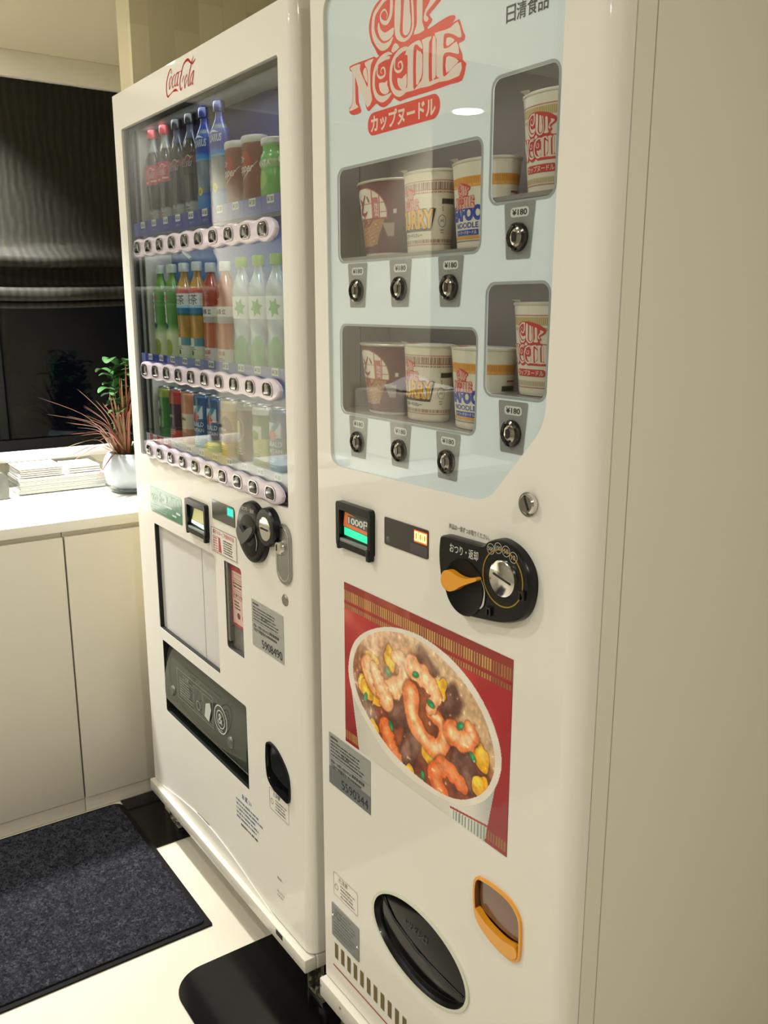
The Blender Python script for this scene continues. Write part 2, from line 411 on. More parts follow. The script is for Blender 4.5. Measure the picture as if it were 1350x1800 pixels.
# --- counter, cabinets
CT = mat('white_countertop', 'efece2', .22, coat=.3, croug=.06)
o = MB().box(XW + .002, -2.325, -1.45, .30, .818, .846, .002).build('countertop', CT); tag(o, 'long white countertop under the night window, bright under its downlight', 'countertop')
def cabinet(y0, y1, label):
    t = thing('base_cabinet', label, 'cabinet', (-2.6, (y0 + y1) / 2, 0), 'white base cabinets under the counter')
    MB().box(XW + .01, -2.345, y0, y1, .045, .817).build('body', WHITEPLY, t)
    MB().box(XW + .05, -2.33, y0, y1, .002, .043, .001).build('plinth', WHITEPLY, t)
    MB().box(-2.343, -2.325, y0 + .0015, y1 - .0015, .045, .803, .0015).build('door', WHITEPLY, t)
cabinet(-.148, .298, 'white base cabinet between the door seam and the drink vending machine')
cabinet(-.596, -.150, 'white base cabinet left of the door seam at the left edge')
cabinet(-1.044, -.598, 'white base cabinet further left along the counter, mirrored in the machines')

# --- things on the counter
def tray():
    t = thing('leaflet_tray', 'clear acrylic tray holding two stacks of white paper on the countertop', 'tray', (-2.8, -.035, .847))
    AC = glassmat('clear_acrylic', 'fafcfc', 1.1, 1.49)
    x0, x1, y0, y1, z0, z1 = -2.885, -2.72, -.165, .10, .847, .925
    MB().box(x0, x1, y0, y1, z0, z0 + .003).build('bottom', AC, t)
    m = MB().box(x0, x0 + .003, y0, y1, z0 + .003, z1)
    m.box(x0 + .003, x1, y0, y0 + .003, z0 + .003, z1 - .004); m.box(x0 + .003, x1, y1 - .003, y1, z0 + .003, z1 - .004); m.box(x1 - .003, x1, y0 + .003, y1 - .003, z0 + .003, z0 + .02)
    m.build('walls', AC, t)
    PAP = mat('white_paper', 'f1eee8', .7)
    def stack(ya, yb, n, zt, dx, label):
        m = MB(); rnd = random.Random(int(ya * 1000)); h = (zt - z0 - .003) / n
        for k in range(n):
            j = rnd.uniform(-.0015, .0015); m.box(x0 + .008 + dx, x1 - .006 - dx + j, ya + j, yb + j, z0 + .0032 + k * h, z0 + .0032 + (k + .8) * h)
        tag(m.build('paper_stack', PAP, smooth=False), label, 'paper', 'paper stacks in the acrylic tray')
    stack(y0 + .006, y1 - .006, 10, .895, 0, 'thick lower stack of folded white paper filling the acrylic tray')
    o = MB().box(x0 + .02, x1 - .02, y0 + .012, -.035, .9, .912, .001)
    o2 = MB()
    for k in range(4): o2.box(x0 + .015, x1 - .012, y0 + .01 + k * .0008, -.03, .8975 + k * .006, .9015 + k * .006)
    o2.box(x0 + .012, x1 - .01, y0 + .009, -.028, .9215, .9235, .0005)
    tag(o2.build('paper_stack', PAP, smooth=False), 'small white paper stack on the left half of the larger one', 'paper', 'paper stacks in the acrylic tray')
    o3 = MB()
    for k in range(3): o3.box(x0 + .02, x1 - .02, -.01, y1 - .014 - k * .001, .8975 + k * .007, .9025 + k * .007)
    tag(o3.build('paper_stack', PAP, smooth=False), 'small white paper stack on the right half of the larger one', 'paper', 'paper stacks in the acrylic tray')
tray()
o = MB().plate(rr(-.40, -.195, .847, .925, (.002, .012, .022, .022)), -2.86, -2.7, plane='yz').build('paper_dispenser', mat('grey_satin_plastic', '6c6d68', .4, var=(14, '585a55')))
tag(o, 'grey rounded box at the left edge of the countertop beside the acrylic tray', 'dispenser')

def pot():
    c = (-2.625, .155, .8465)
    t = thing('flower_pot', 'pale blue-white ceramic pot with a saucer on the countertop', 'pot', c)
    CER = mat('pale_blue_ceramic', 'a6b0b9', .45, coat=.35)
    MB().lathe([(.0, .008), (.056, .008), (.072, .018), (.088, .045), (.0935, .075), (.088, .1), (.078, .116), (.074, .12), (.070, .117), (.072, .104), (.0, .1)], 40, *c, cap=False).build('bowl', CER, t)
    MB().lathe([(.0, .0), (.066, .0), (.082, .012), (.08, .014), (.064, .005), (.0, .006)], 40, *c, cap=False).build('saucer', glassmat('clear_saucer', 'dfe6e8', 1.2, base=.1), t)
    MB().lathe([(.0, .119), (.05, .1185), (.0715, .115)], 24, *c, cap=False).build('soil', mat('dark_soil', '1d1610', .9, bump=(90, .8, .01)), t)
    base = Vector((c[0] + .01, c[1] - .03, c[2] + .105)); rnd = random.Random(3)
    # spiky red-edged plant
    p = thing('spiky_plant', 'spiky plant with thin red and green leaves fanning left from the pale pot', 'plant', tuple(base))
    RED = mat('red_blade_leaf', '9c4a44', .5, var=(40, '6f5a3a')); GRN = mat('olive_blade_leaf', '7d7a4c', .5, var=(40, '9b5a4e'))
    mr_, mg = MB(), MB()
    ends = [(-.27, .20), (-.25, .15), (-.21, .145), (-.155, .14), (-.15, .21), (-.235, .055), (-.225, .03), (-.2, .01), (-.14, -.05), (-.02, .285), (.0, .26), (-.04, .24), (-.06, .2), (-.01, .21), (-.03, .2), (.01, .18), (-.05, .17), (-.02, .15), (-.1, .18), (-.12, .12), (-.17, .1), (-.18, .085), (-.03, .17), (-.05, .13), (-.09, .09), (-.11, .06), (-.14, .17), (.02, .2), (-.19, .12), (-.13, .1)]
    for k, (dy, dz) in enumerate(ends):
        for r_ in range(2 if k > 9 else 1):
            e = base + Vector((.06 + rnd.uniform(-.05, .05), dy + .02 + rnd.uniform(-.01, .01), dz + rnd.uniform(-.008, .008)))
            b0 = base + Vector((rnd.uniform(-.01, .015), rnd.uniform(-.02, .01), -.003))
            mid = b0.lerp(e, .5) + Vector((0, 0, .030 + .05 * abs(dy)))
            tgt = mr_ if rnd.random() < .62 else mg
            tgt.leaf([tuple(b0), tuple(b0.lerp(mid, .55) + Vector((0, 0, .008))), tuple(mid), tuple(e)], lambda t_: .0042 * (1 - t_) ** .6 + .0006 * (t_ < .98))
    mr_.build('red_leaves', RED, p); mg.build('olive_leaves', GRN, p)
    # broad green plant behind
    g = thing('leafy_plant', 'bushy green plant with round glossy leaves behind the red spiky plant', 'plant', (c[0], c[1] + .03, c[2] + .105))
    LG = mat('green_leaf', '3d6a35', .4, var=(30, '2c4f28'), coat=.15)
    mb = MB(); st = MB()
    def leaf_at(p0, d, L_, wd):
        d = Vector(d).normalized(); p0 = Vector(p0)
        mb.leaf([tuple(p0), tuple(p0 + d * L_ * .35 + Vector((0, 0, .004))), tuple(p0 + d * L_ * .7 + Vector((0, 0, .003))), tuple(p0 + d * L_ - Vector((0, 0, .008)))], lambda t_: wd * math.sin(PI * min(max(t_, .03), .985)) ** .7 + .0004)
    for k in range(20):
        a = rnd.uniform(0, 2 * PI); hgt = rnd.uniform(.12, .27); r_ = rnd.uniform(.01, .05)
        top = Vector((c[0] - .02 + math.cos(a) * r_, c[1] - .005 + math.sin(a) * r_ * 1.1, c[2] + .1 + hgt)); b0 = Vector((c[0] + .004 * k - .035, c[1] + .02, c[2] + .101))
        pts = [tuple(b0.lerp(top, t_) + Vector((0, .01 * math.sin(3 * t_), 0))) for t_ in (0, .3, .6, 1)]
        st.tube(pts, [.0022, .002, .0017, .0012], 6)
        for j in range(8):
            q = b0.lerp(top, .35 + .65 * j / 6); an = rnd.uniform(0, 2 * PI)
            leaf_at(q, (math.cos(an), math.sin(an), rnd.uniform(.0, .7)), rnd.uniform(.042, .07), rnd.uniform(.014, .022))
    st2 = Vector((c[0] + .01, c[1] - .035, c[2] + .11))
    st.tube([tuple(st2), tuple(st2 + Vector((.01, -.015, .1))), tuple(st2 + Vector((.02, -.02, .20)))], [.002, .0016, .001], 6)
    leaf_at(st2 + Vector((.02, -.02, .20)), (.3, -1, .05), .055, .018); leaf_at(st2 + Vector((.018, -.02, .19)), (.5, .6, .5), .05, .016); leaf_at(st2 + Vector((.018, -.02, .17)), (.5, .9, .1), .05, .016)
    for k in range(26):     # fine fern-like tuft low at the right
        a = rnd.uniform(-1, 1); e = st2 + Vector((rnd.uniform(-.02, .05), .03 + rnd.uniform(-.02, .07), rnd.uniform(.02, .1)))
        mb.leaf([tuple(st2 + Vector((0, .02, -.005))), tuple(st2.lerp(e, .5) + Vector((0, 0, .01))), tuple(e)], lambda t_: .0025 * (1 - t_) + .0005)
    mb.build('leaves', LG, g); st.build('stems', mat('green_stem', '5a6a3a', .5), g)
pot()

# seen as reflections in the machines' glass: things further along the counter
def pump():
    x, y, z = -2.62, -.41, .8465
    t = thing('pump_bottle', 'yellow pump bottle on the countertop, mirrored in the drink machine glass', 'bottle', (x, y, z))
    MB().lathe([(.0, 0), (.034, 0), (.038, .006), (.038, .10), (.033, .118), (.015, .128), (.014, .132), (0, .132)], 32, x, y, z, cap=False).build('body', mat('yellow_bottle_plastic', 'e6cf3c', .3, coat=.3), t)
    MB().lathe([(.0, .1325), (.017, .1325), (.017, .15), (.0055, .151), (.0055, .175), (.012, .176), (.012, .19), (0, .19)], 24, x, y, z, cap=False).build('collar', mat('brown_pump', '6b4a26', .35), t)
    MB().box(x + .011, x + .05, y - .006, y + .006, z + .178, z + .188, .002).build('spout', mat('dark_pump', '2b2a27', .35), t)
pump()
m = MB()
for k in range(6): m.box(-2.83 + .004 * k, -2.62 + .003 * k, -.93 + .002 * k, -.64 + .001 * k, .8465 + k * .0045, .8500 + k * .0045)
tag(m.build('paper_pile', mat('bluish_white_paper', 'eef0f4', .7), smooth=False), 'low pile of white papers further left on the countertop, mirrored in the glass', 'paper')
o = MB().box(-2.88, -2.56, -1.44, -1.12, .8465, 1.09, .006).build('white_storage_box', WHITEPLY); tag(o, 'white box on the far end of the countertop, mirrored in the noodle machine', 'box')
m = MB(); rnd = random.Random(5); rows = []
for i in range(15):
    rows.append([m.v(-2.8 + .2 * j / 14, -1.40 + .24 * i / 14, 1.092 + .05 * math.exp(-((i - 8) ** 2 + (j - 7) ** 2) / 20) + rnd.uniform(0, .012)) for j in range(15)])
for a_, b_ in zip(rows, rows[1:]):
    for j in range(14): m.f([a_[j], a_[j + 1], b_[j + 1], b_[j]])
o = m.build('crumpled_paper', mat('crumpled_white_paper', 'f4f6f6', .6), smooth=False); tag(o, 'crumpled white paper lying on the white box, mirrored in the noodle machine', 'paper')

# --- floor coverings
def matobj():
    t = thing('floor_mat', 'dark blue-grey looped floor mat with a black rubber border', 'mat', (-2.0, -1.0, 0))
    B = mat('black_rubber', '0b0b08', .7, spec=.2)
    x0, x1, y0, y1 = -2.318, -1.685, -1.5, -.052
    MB().plate(rr(x0, x1, y0, y1, (.0, 0, 0.004, .03)), .0005, .005, plane='xy').build('rubber_border', B, t)
    M = mat('looped_carpet', '2b2c31', .95, spec=.1, bump=(120, 1, .012), var=(120, '1b1c20'))
    bm_ = MB().plate(rr(x0 + .010, x1 - .013, y0, y1 - .013, .012), .0052, .009, plane='xy'); bm_.build('carpet_pile', M, t)
    # tufts of the pile
    me = bpy.data.meshes.new('tufts'); rnd = np.random.RandomState(2); N = 20000
    X = rnd.uniform(x0 + .014, x1 - .017, N); Y = rnd.uniform(-.75, y1 - .017, N); A = rnd.uniform(0, 2 * PI, N); r_ = .003 + .0025 * rnd.rand(N)
    hz = .0095 + .0045 * rnd.rand(N)
    V = []; Fc = []
    for i in range(N):
        x, y, a, r, hh = X[i], Y[i], A[i], r_[i], hz[i]
        for k in range(3): V.append((x + r * math.cos(a + 2.094 * k), y + r * math.sin(a + 2.094 * k), .0088))
        V.append((x + r * .3 * math.cos(a * 3), y + r * .3 * math.sin(a * 3), hh)); q = 4 * i
        Fc += [(q, q + 1, q + 3), (q + 1, q + 2, q + 3), (q + 2, q, q + 3)]
    me.from_pydata(V, [], Fc); me.materials.append(mat('carpet_tuft', '4b4c55', .95, spec=.1, var=(55, '303138')))
    o = link('carpet_tufts', me, t); o['kind'] = 'stuff'
matobj()
o = MB().plate([(-2.325, -.0518), (-2.048, -.0518), (-2.048, .6), (-2.325, .6)], .0005, .0035, plane='xy').build('floor_board', GLOSSB); tag(o, 'black glossy board on the floor between the cabinets and the drink machine', 'board', 'black glossy floor boards')
o = MB().plate(rr(-1.578, -.60, -.203, .7, (.075, .02, .0, .0), 10), .0005, .0035, plane='xy').build('floor_board', GLOSSB); tag(o, 'black glossy board with a rounded corner under both vending machines, white floor around', 'board', 'black glossy floor boards')

# prints, in millimetres on the machines' front plane (POST: in fractions of the poster)
LOGO = {'sil':[[(-1164.3,1729.8),(-1149.3,1730.6),(-1133.0,1730.5),(-1116.4,1730.0),(-1101.6,1730.0),(-1096.0,1727.2),(-1089.1,1729.0),(-1075.4,1735.3),(-1048.9,1735.1),(-978.7,1732.7),(-965.8,1731.7),(-947.5,1731.5),(-933.8,1732.2),(-920.5,1733.7),(-917.1,1732.5),(-913.6,1725.6),(-909.4,1717.3),(-906.0,1712.3),(-907.8,1708.1),(-914.4,1707.3),(-918.1,1706.6),(-916.2,1701.5),(-910.6,1692.6),(-910.1,1687.0),(-903.7,1681.8),(-904.0,1678.0),(-910.4,1663.7),(-932.0,1663.4),(-974.5,1662.7),(-1027.5,1662.9),(-1039.3,1661.9),(-1048.5,1665.7),(-1055.2,1668.9),(-1061.9,1664.5),(-1072.7,1661.3),(-1080.9,1661.5),(-1089.3,1664.8),(-1097.7,1669.0),(-1113.4,1662.2),(-1120.6,1665.7),(-1125.6,1676.2),(-1133.5,1688.8),(-1142.0,1698.1),(-1142.0,1692.5),(-1141.0,1678.9),(-1135.9,1669.0),(-1136.0,1663.7),(-1154.8,1663.3),(-1165.4,1668.1),(-1166.0,1674.8),(-1159.9,1677.5),(-1156.7,1687.6),(-1156.2,1717.7),(-1158.4,1721.8),(-1163.6,1724.4)],[(-1073.1,1800.4),(-1092.9,1796.4),(-1105.3,1789.2),(-1113.0,1776.0),(-1114.0,1764.6),(-1109.0,1750.6),(-1098.8,1738.5),(-1090.9,1729.3),(-1077.5,1727.0),(-1060.0,1726.2),(-1018.0,1726.2),(-977.4,1731.3),(-981.4,1738.7),(-972.9,1743.1),(-972.0,1747.1),(-977.8,1752.7),(-967.4,1757.6),(-955.4,1763.0),(-949.1,1769.7),(-953.0,1778.9),(-989.1,1792.6),(-1039.2,1800.4)]],'cream':[[(-1089.7,1770.5),(-1086.3,1761.7),(-1075.3,1754.1),(-1060.1,1755.7),(-1054.7,1755.6),(-1055.8,1748.0),(-1064.4,1744.2),(-1077.5,1744.3),(-1087.5,1751.7),(-1093.0,1763.3)],[(-1050.7,1793.5),(-1039.1,1790.6),(-1039.6,1762.1),(-1041.0,1748.0),(-1036.7,1740.9),(-1028.4,1737.1),(-1018.2,1740.6),(-1013.8,1750.5),(-1016.1,1778.2),(-1017.6,1785.1),(-1012.6,1783.8),(-1009.8,1755.0),(-1011.1,1743.3),(-1018.1,1735.6),(-1030.4,1733.0),(-1043.0,1737.2),(-1051.5,1745.9),(-1053.1,1765.3)],[(-1031.9,1788.7),(-1021.7,1786.1),(-1018.8,1768.1),(-1016.3,1754.4),(-1019.2,1743.0),(-1027.4,1739.9),(-1034.2,1745.3),(-1033.7,1760.7),(-1032.0,1782.2)],[(-1003.6,1781.5),(-991.8,1778.5),(-991.9,1747.5),(-987.2,1737.3),(-1010.0,1736.8),(-1005.1,1745.2),(-1003.2,1753.5)],[(-978.2,1775.0),(-976.2,1768.2),(-985.1,1760.9),(-988.5,1754.2),(-988.4,1749.9),(-984.5,1746.3),(-979.6,1746.8),(-979.1,1749.9),(-984.2,1754.3),(-980.2,1758.6),(-964.8,1765.3),(-961.1,1770.7)],[(-1051.5,1736.3),(-1041.9,1729.1),(-1055.7,1725.3),(-1060.0,1729.6)],[(-1161.6,1727.7),(-1147.8,1728.3),(-1136.0,1727.4),(-1137.2,1721.4),(-1133.2,1714.0),(-1125.3,1703.6),(-1117.5,1693.6),(-1117.0,1710.1),(-1118.7,1717.7),(-1125.1,1727.0),(-1103.0,1727.6),(-1108.0,1722.8),(-1110.6,1714.6),(-1110.7,1694.2),(-1109.6,1686.7),(-1106.8,1675.5),(-1118.4,1667.5),(-1132.1,1686.3),(-1142.2,1699.3),(-1146.6,1708.3),(-1149.2,1713.3),(-1149.6,1705.2),(-1149.1,1686.3),(-1147.8,1677.0),(-1141.8,1671.8),(-1163.8,1670.2),(-1164.5,1673.4),(-1157.9,1677.2),(-1155.4,1687.4),(-1155.0,1717.4),(-1157.2,1722.0),(-1161.4,1725.3)],[(-1126.6,1719.3),(-1122.3,1719.9),(-1119.0,1714.1),(-1118.4,1699.3),(-1128.9,1713.1)],[(-1089.2,1693.9),(-1075.4,1692.0),(-1069.3,1693.7),(-1069.7,1688.1),(-1065.3,1679.4),(-1072.7,1676.8),(-1080.9,1679.0),(-1087.5,1684.5)],[(-1046.0,1692.1),(-1035.6,1689.4),(-1025.4,1693.7),(-1025.2,1679.8),(-1029.0,1674.9),(-1036.8,1676.3),(-1044.0,1682.6)],[(-1029.2,1716.6),(-1021.9,1725.1),(-1008.2,1727.9),(-997.7,1727.9),(-993.2,1723.4),(-990.9,1718.4),(-992.3,1716.2),(-1002.1,1723.3),(-1008.1,1723.9),(-1010.6,1714.4),(-1010.1,1674.2),(-1004.4,1672.7),(-991.0,1679.8),(-994.2,1673.8),(-995.1,1670.4),(-1026.8,1670.9),(-1024.2,1675.1),(-1023.1,1691.8),(-1023.3,1715.2)],[(-1004.2,1714.7),(-999.0,1715.2),(-991.0,1709.4),(-991.4,1687.3),(-995.8,1680.7),(-1003.7,1676.0)],[(-992.9,1726.8),(-972.1,1727.0),(-976.3,1721.7),(-977.6,1713.9),(-977.0,1678.0),(-971.8,1674.5),(-956.0,1674.8),(-957.4,1670.2),(-993.6,1670.2),(-989.6,1685.3),(-989.6,1719.7)],[(-970.6,1722.0),(-965.6,1724.8),(-963.0,1717.2),(-962.6,1680.1),(-965.4,1677.0),(-970.1,1676.7)],[(-965.7,1728.8),(-948.8,1728.1),(-933.7,1728.3),(-920.4,1731.6),(-913.6,1717.9),(-913.0,1713.1),(-918.5,1713.5),(-928.1,1718.9),(-939.1,1722.9),(-946.6,1723.0),(-947.6,1715.4),(-946.9,1707.2),(-935.9,1706.5),(-921.8,1709.7),(-916.7,1695.4),(-924.8,1697.1),(-935.7,1700.6),(-946.1,1701.0),(-948.3,1693.3),(-947.6,1676.2),(-940.6,1675.7),(-927.1,1681.9),(-912.4,1684.6),(-915.9,1669.6),(-955.9,1670.1),(-955.4,1676.3),(-961.5,1679.1),(-961.6,1716.9),(-962.7,1722.7)],[(-941.7,1717.6),(-933.4,1716.8),(-925.9,1712.1),(-933.2,1709.5),(-941.5,1708.9)],[(-941.8,1695.9),(-930.1,1694.1),(-917.5,1687.0),(-927.1,1682.7),(-941.4,1678.0)]],'strokes':[[(-1060.2,1794.9,5.56),(-1075.3,1795.3,5.62),(-1088.5,1789.6,5.45),(-1100.2,1782.2,6.31),(-1103.6,1771.5,6.93),(-1103.2,1761.0,7.54),(-1096.5,1749.0,8.7),(-1081.9,1737.8,9.23),(-1066.6,1737.9,7.08),(-1057.5,1743.8,2.26)],[(-1060.2,1796.0,6.11),(-1060.2,1782.6,6.7),(-1062.3,1771.9,6.18),(-1070.9,1765.6,5.66),(-1081.9,1769.3,4.78),(-1086.3,1777.1,2.5),(-1081.9,1781.8,2.27),(-1075.3,1782.4,2.26),(-1069.9,1776.0,1.58),(-1070.9,1770.6,1.13)],[(-1058.7,1724.4,1.4),(-1067.3,1726.6,4.22),(-1081.5,1725.3,5.33),(-1092.6,1719.7,6.1),(-1100.3,1710.4,6.15),(-1102.4,1700.0,5.82),(-1101.5,1688.9,5.84),(-1094.8,1678.2,6.93),(-1082.3,1672.0,7.98),(-1070.0,1672.7,6.47),(-1060.5,1675.7,2.14)],[(-1092.6,1715.4,2.15),(-1093.6,1706.2,2.6),(-1086.4,1700.2,3.6),(-1076.8,1700.8,3.22),(-1074.8,1706.1,3.2),(-1078.1,1711.4,2.56),(-1083.6,1710.7,1.86),(-1085.0,1707.4,1.43),(-1082.3,1704.8,0.86)],[(-1020.0,1722.8,1.36),(-1028.2,1724.9,4.11),(-1041.6,1723.7,5.19),(-1052.1,1718.3,5.94),(-1059.3,1709.2,5.99),(-1061.3,1699.0,5.66),(-1060.3,1688.2,5.68),(-1053.9,1677.8,6.75),(-1042.0,1671.8,7.77),(-1030.3,1672.5,6.3),(-1021.4,1675.4,2.08)],[(-1051.4,1714.5,2.1),(-1052.3,1705.6,2.53),(-1045.4,1699.7,3.5),(-1036.3,1700.3,3.13),(-1034.4,1705.5,3.12),(-1037.7,1710.6,2.5),(-1042.9,1710.0,1.81),(-1044.1,1706.7,1.39),(-1041.5,1704.1,0.84)],[(-1089.1,1720.4,4.29),(-1075.4,1721.9,4.25),(-1064.7,1721.1,3.52)],[(-1048.8,1719.2,4.18),(-1035.8,1723.4,4.14),(-1026.9,1722.8,2.74)]],'coca':[[(-1807.1,1844.6,1.31),(-1805.6,1849.7,1.31),(-1809.7,1853.2,1.57),(-1818.1,1848.9,2.11),(-1827.1,1840.9,2.39),(-1833.1,1832.1,2.67),(-1836.3,1820.7,2.68),(-1834.7,1810.5,2.69),(-1829.8,1806.0,2.69),(-1819.3,1807.7,1.34),(-1803.4,1810.9,1.32),(-1794.1,1811.4,3.7),(-1785.1,1810.3,3.16),(-1777.3,1806.7,0.79)],[(-1805.5,1839.4,1.05),(-1815.4,1835.4,1.85),(-1820.6,1826.0,1.86),(-1820.2,1818.3,1.86),(-1814.0,1823.1,1.33),(-1805.7,1832.4,1.05),(-1805.6,1838.9,1.05)],[(-1788.6,1839.9,1.3),(-1798.4,1835.4,1.57),(-1804.4,1825.7,1.85),(-1803.1,1817.9,1.59),(-1794.3,1821.1,0.79)],[(-1772.1,1839.9,1.81),(-1782.9,1837.7,1.82),(-1790.2,1828.4,1.83),(-1790.8,1818.9,1.58),(-1782.1,1821.5,1.31),(-1770.7,1839.1,1.29)],[(-1769.9,1839.5,1.81),(-1777.7,1826.1,1.82),(-1779.6,1817.6,1.57),(-1773.4,1818.9,0.78)],[(-1767.6,1840.1,0.93),(-1754.4,1839.1,0.92)],[(-1755.3,1809.7,1.04),(-1763.1,1806.8,2.61),(-1766.3,1815.9,2.6),(-1763.5,1826.0,2.33),(-1756.4,1835.3,2.32),(-1749.3,1844.4,2.05),(-1738.3,1851.1,2.28),(-1722.3,1852.5,3.78),(-1711.7,1846.2,3.27),(-1702.4,1842.2,2.5),(-1693.7,1844.6,1.99),(-1687.8,1847.9,0.74)],[(-1706.4,1844.1,1.75),(-1695.5,1853.1,0.75)],[(-1729.6,1828.5,1.02),(-1740.6,1821.7,1.8),(-1743.7,1814.4,1.8),(-1742.8,1806.3,1.81),(-1737.3,1813.2,1.28),(-1728.6,1819.4,1.28),(-1729.7,1828.0,1.02)],[(-1744.8,1828.3,1.28),(-1753.0,1821.4,1.55),(-1754.9,1818.6,1.14)],[(-1706.5,1842.6,1.5),(-1714.8,1832.4,2.02),(-1722.0,1820.8,2.04),(-1726.5,1807.5,2.05),(-1719.9,1808.9,1.02)],[(-1697.1,1828.3,1.76),(-1708.9,1823.4,1.62),(-1716.3,1814.5,1.78),(-1715.9,1806.6,1.63),(-1707.3,1812.8,1.27),(-1696.6,1826.7,1.4)],[(-1695.7,1828.1,1.5),(-1702.9,1814.5,1.77),(-1706.0,1806.3,1.78),(-1700.9,1807.5,0.76)]]}
POST = {'rim_o':[(0.028,0.478),(0.061,0.637),(0.152,0.758),(0.311,0.859),(0.488,0.898),(0.66,0.87),(0.803,0.787),(0.907,0.658),(0.96,0.504),(0.948,0.361),(0.886,0.222),(0.776,0.113),(0.637,0.066),(0.455,0.058),(0.301,0.099),(0.149,0.223),(0.058,0.338)],'rim_i':[(0.063,0.506),(0.098,0.644),(0.187,0.759),(0.322,0.838),(0.488,0.871),(0.642,0.835),(0.778,0.756),(0.879,0.633),(0.929,0.476),(0.916,0.348),(0.86,0.231),(0.757,0.134),(0.636,0.094),(0.475,0.101),(0.323,0.144),(0.179,0.25),(0.095,0.358)],'egg':[(0.138,0.432),(0.232,0.416),(0.209,0.206),(0.322,0.681),(0.198,0.612),(0.575,0.262),(0.439,0.067),(0.864,0.426),(0.859,0.274),(0.631,0.671),(0.168,0.417)],'green':[(0.311,0.599),(0.49,0.671),(0.156,0.365),(0.334,0.289),(0.58,0.557),(0.748,0.531),(0.537,0.118),(0.817,0.406)],'meat':[(0.367,0.377),(0.692,0.623),(0.453,0.214),(0.752,0.347),(0.174,0.288),(0.798,0.304),(0.549,0.745)],'shrimp':[[(0.175,0.561),(0.209,0.489),(0.322,0.499),(0.408,0.601),(0.418,0.7),(0.355,0.707)],[(0.461,0.553),(0.472,0.427),(0.534,0.349),(0.622,0.329),(0.668,0.43),(0.629,0.498),(0.572,0.502)],[(0.301,0.25),(0.335,0.17),(0.39,0.105)],[(0.646,0.082),(0.615,0.175),(0.662,0.252),(0.727,0.24),(0.774,0.207)],[(0.704,0.47),(0.768,0.463),(0.81,0.515),(0.792,0.556)],[(0.469,0.706),(0.55,0.673),(0.608,0.613),(0.571,0.52)],[(0.3,0.428),(0.244,0.516),(0.21,0.578)]],'cupL':[(0.028,0.478),(0.105,0.008)],'cupR':[(0.96,0.504),(0.888,0.0)],'band':[(0.76,-0.005),(0.889,0.135)],'topband':[(-0.005,0.887),(0.997,0.911),(-0.005,0.856),(0.994,0.881),(0.004,0.065),(0.003,-0.001),(0.997,0.084)]}

# ================================================================== DRINK VENDING MACHINE
BW = 'white_enamel'
DK = thing('drink_vending_machine', 'white drink vending machine with bottles behind glass and a red script logo on top', 'vending machine', (-1.745, .4, 0))
MINK = ink('2a2a2a'); REDI = mat('logo_script_red', 'bb2b28', .8, spec=.1); RINK = ink('b5322f')
Y0 = -.0006
def poly_mm(p): return [(a / 1000, b / 1000) for a, b in p]
RET = cr_spline([(-1.484, .512), (-1.480, .535), (-1.462, .5425), (-1.432, .536), (-1.400, .513), (-1.388, .490), (-1.387, .455), (-1.394, .441), (-1.415, .440), (-1.455, .444), (-1.478, .458), (-1.484, .485)], 4)
# front plate of the door with its openings
door = MB().plate(rr(-2.165, -1.342, .14, 1.865, (.002, 0, 0, .002)), 0, .03,
    [rr(-2.117, -1.368, 1.04, 1.788, .006), rr(-2.056, -1.698, .606, .877, (.004, .004, .014, .004)), rr(-1.654, -1.573, .684, .877, (.008, 0, .01, .002)), rr(-2.044, -1.573, .383, .577, (.006, 0, .006, 0)), RET])
# rounded right edge of the door
prof = [(-1.342, 0)] + [(-1.342 + .022 * math.sin(a), .022 - .022 * math.cos(a)) for a in [PI / 2 * k / 8 for k in range(1, 9)]] + [(-1.32, .035), (-1.342, .035)]
m = MB()
lo_ = [m.v(x, y, .14) for x, y in prof]; hi_ = [m.v(x, y, 1.865) for x, y in prof]
for i in range(len(prof)): j = (i + 1) % len(prof); m.f([lo_[i], lo_[j], hi_[j], hi_[i]])
m.f(lo_); m.f(hi_)
door.merge(m.bm); DOOR = door.build('door', ENAMEL, DK)
# cabinet: back, sides, top, floor
m = MB(); m.box(-2.11, -2.095, .031, .74, .14, 1.86); m.box(-1.352, -1.326, .036, .74, .14, 1.86); m.box(-2.094, -1.353, .72, .74, .14, 1.86); m.box(-2.094, -1.353, .031, .719, 1.845, 1.86); m.box(-2.094, -1.353, .031, .719, .14, .155)
m.build('cabinet', ENAMEL2, DK)
# base rail, apron, feet
m = MB(); m.box(-2.169, -1.32, -.014, .012, .106, .136, .003); m.box(-1.345, -1.32, .013, .5, .106, .136, .002); m.build('base_rail', mat('rail_enamel', 'd9d6c8', .3, coat=.3), DK)
MB().box(-1.440, -1.412, -.0146, -.0142, .122, .133).build('rail_slot', BLACKM, DK)
ap = [(-2.155 + .70 * k / 40, .1365 + .042 * math.sin(PI * k / 40) ** 1.3) for k in range(41)]
MB().plate(ap, -.0022, -.0005).build('kick_plate', ENAMEL, DK)
MB().flat([(-1.872, .176), (-1.800, .1788), (-1.800, .1822), (-1.872, .1785)], -.0008).build('kick_slot', MINK, DK)
def foot(x, y, root):
    m = MB(); m.box(x - .03, x + .03, y - .02, y + .03, .004, .009, .001); m.box(x - .03, x - .026, y - .02, y + .03, .009, .055); m.lathe([(.006, .009), (.006, .105)], 12, x + .004, y, 0)
    m.lathe([(.014, .03), (.014, .045), (.008, .047)], 6, x + .004, y, 0); m.lathe([(.02, .0095), (.018, .018), (.007, .022)], 16, x + .004, y, 0); m.build('levelling_foot', CHROME, root)
foot(-2.12, .05, DK); foot(-1.36, .05, DK)
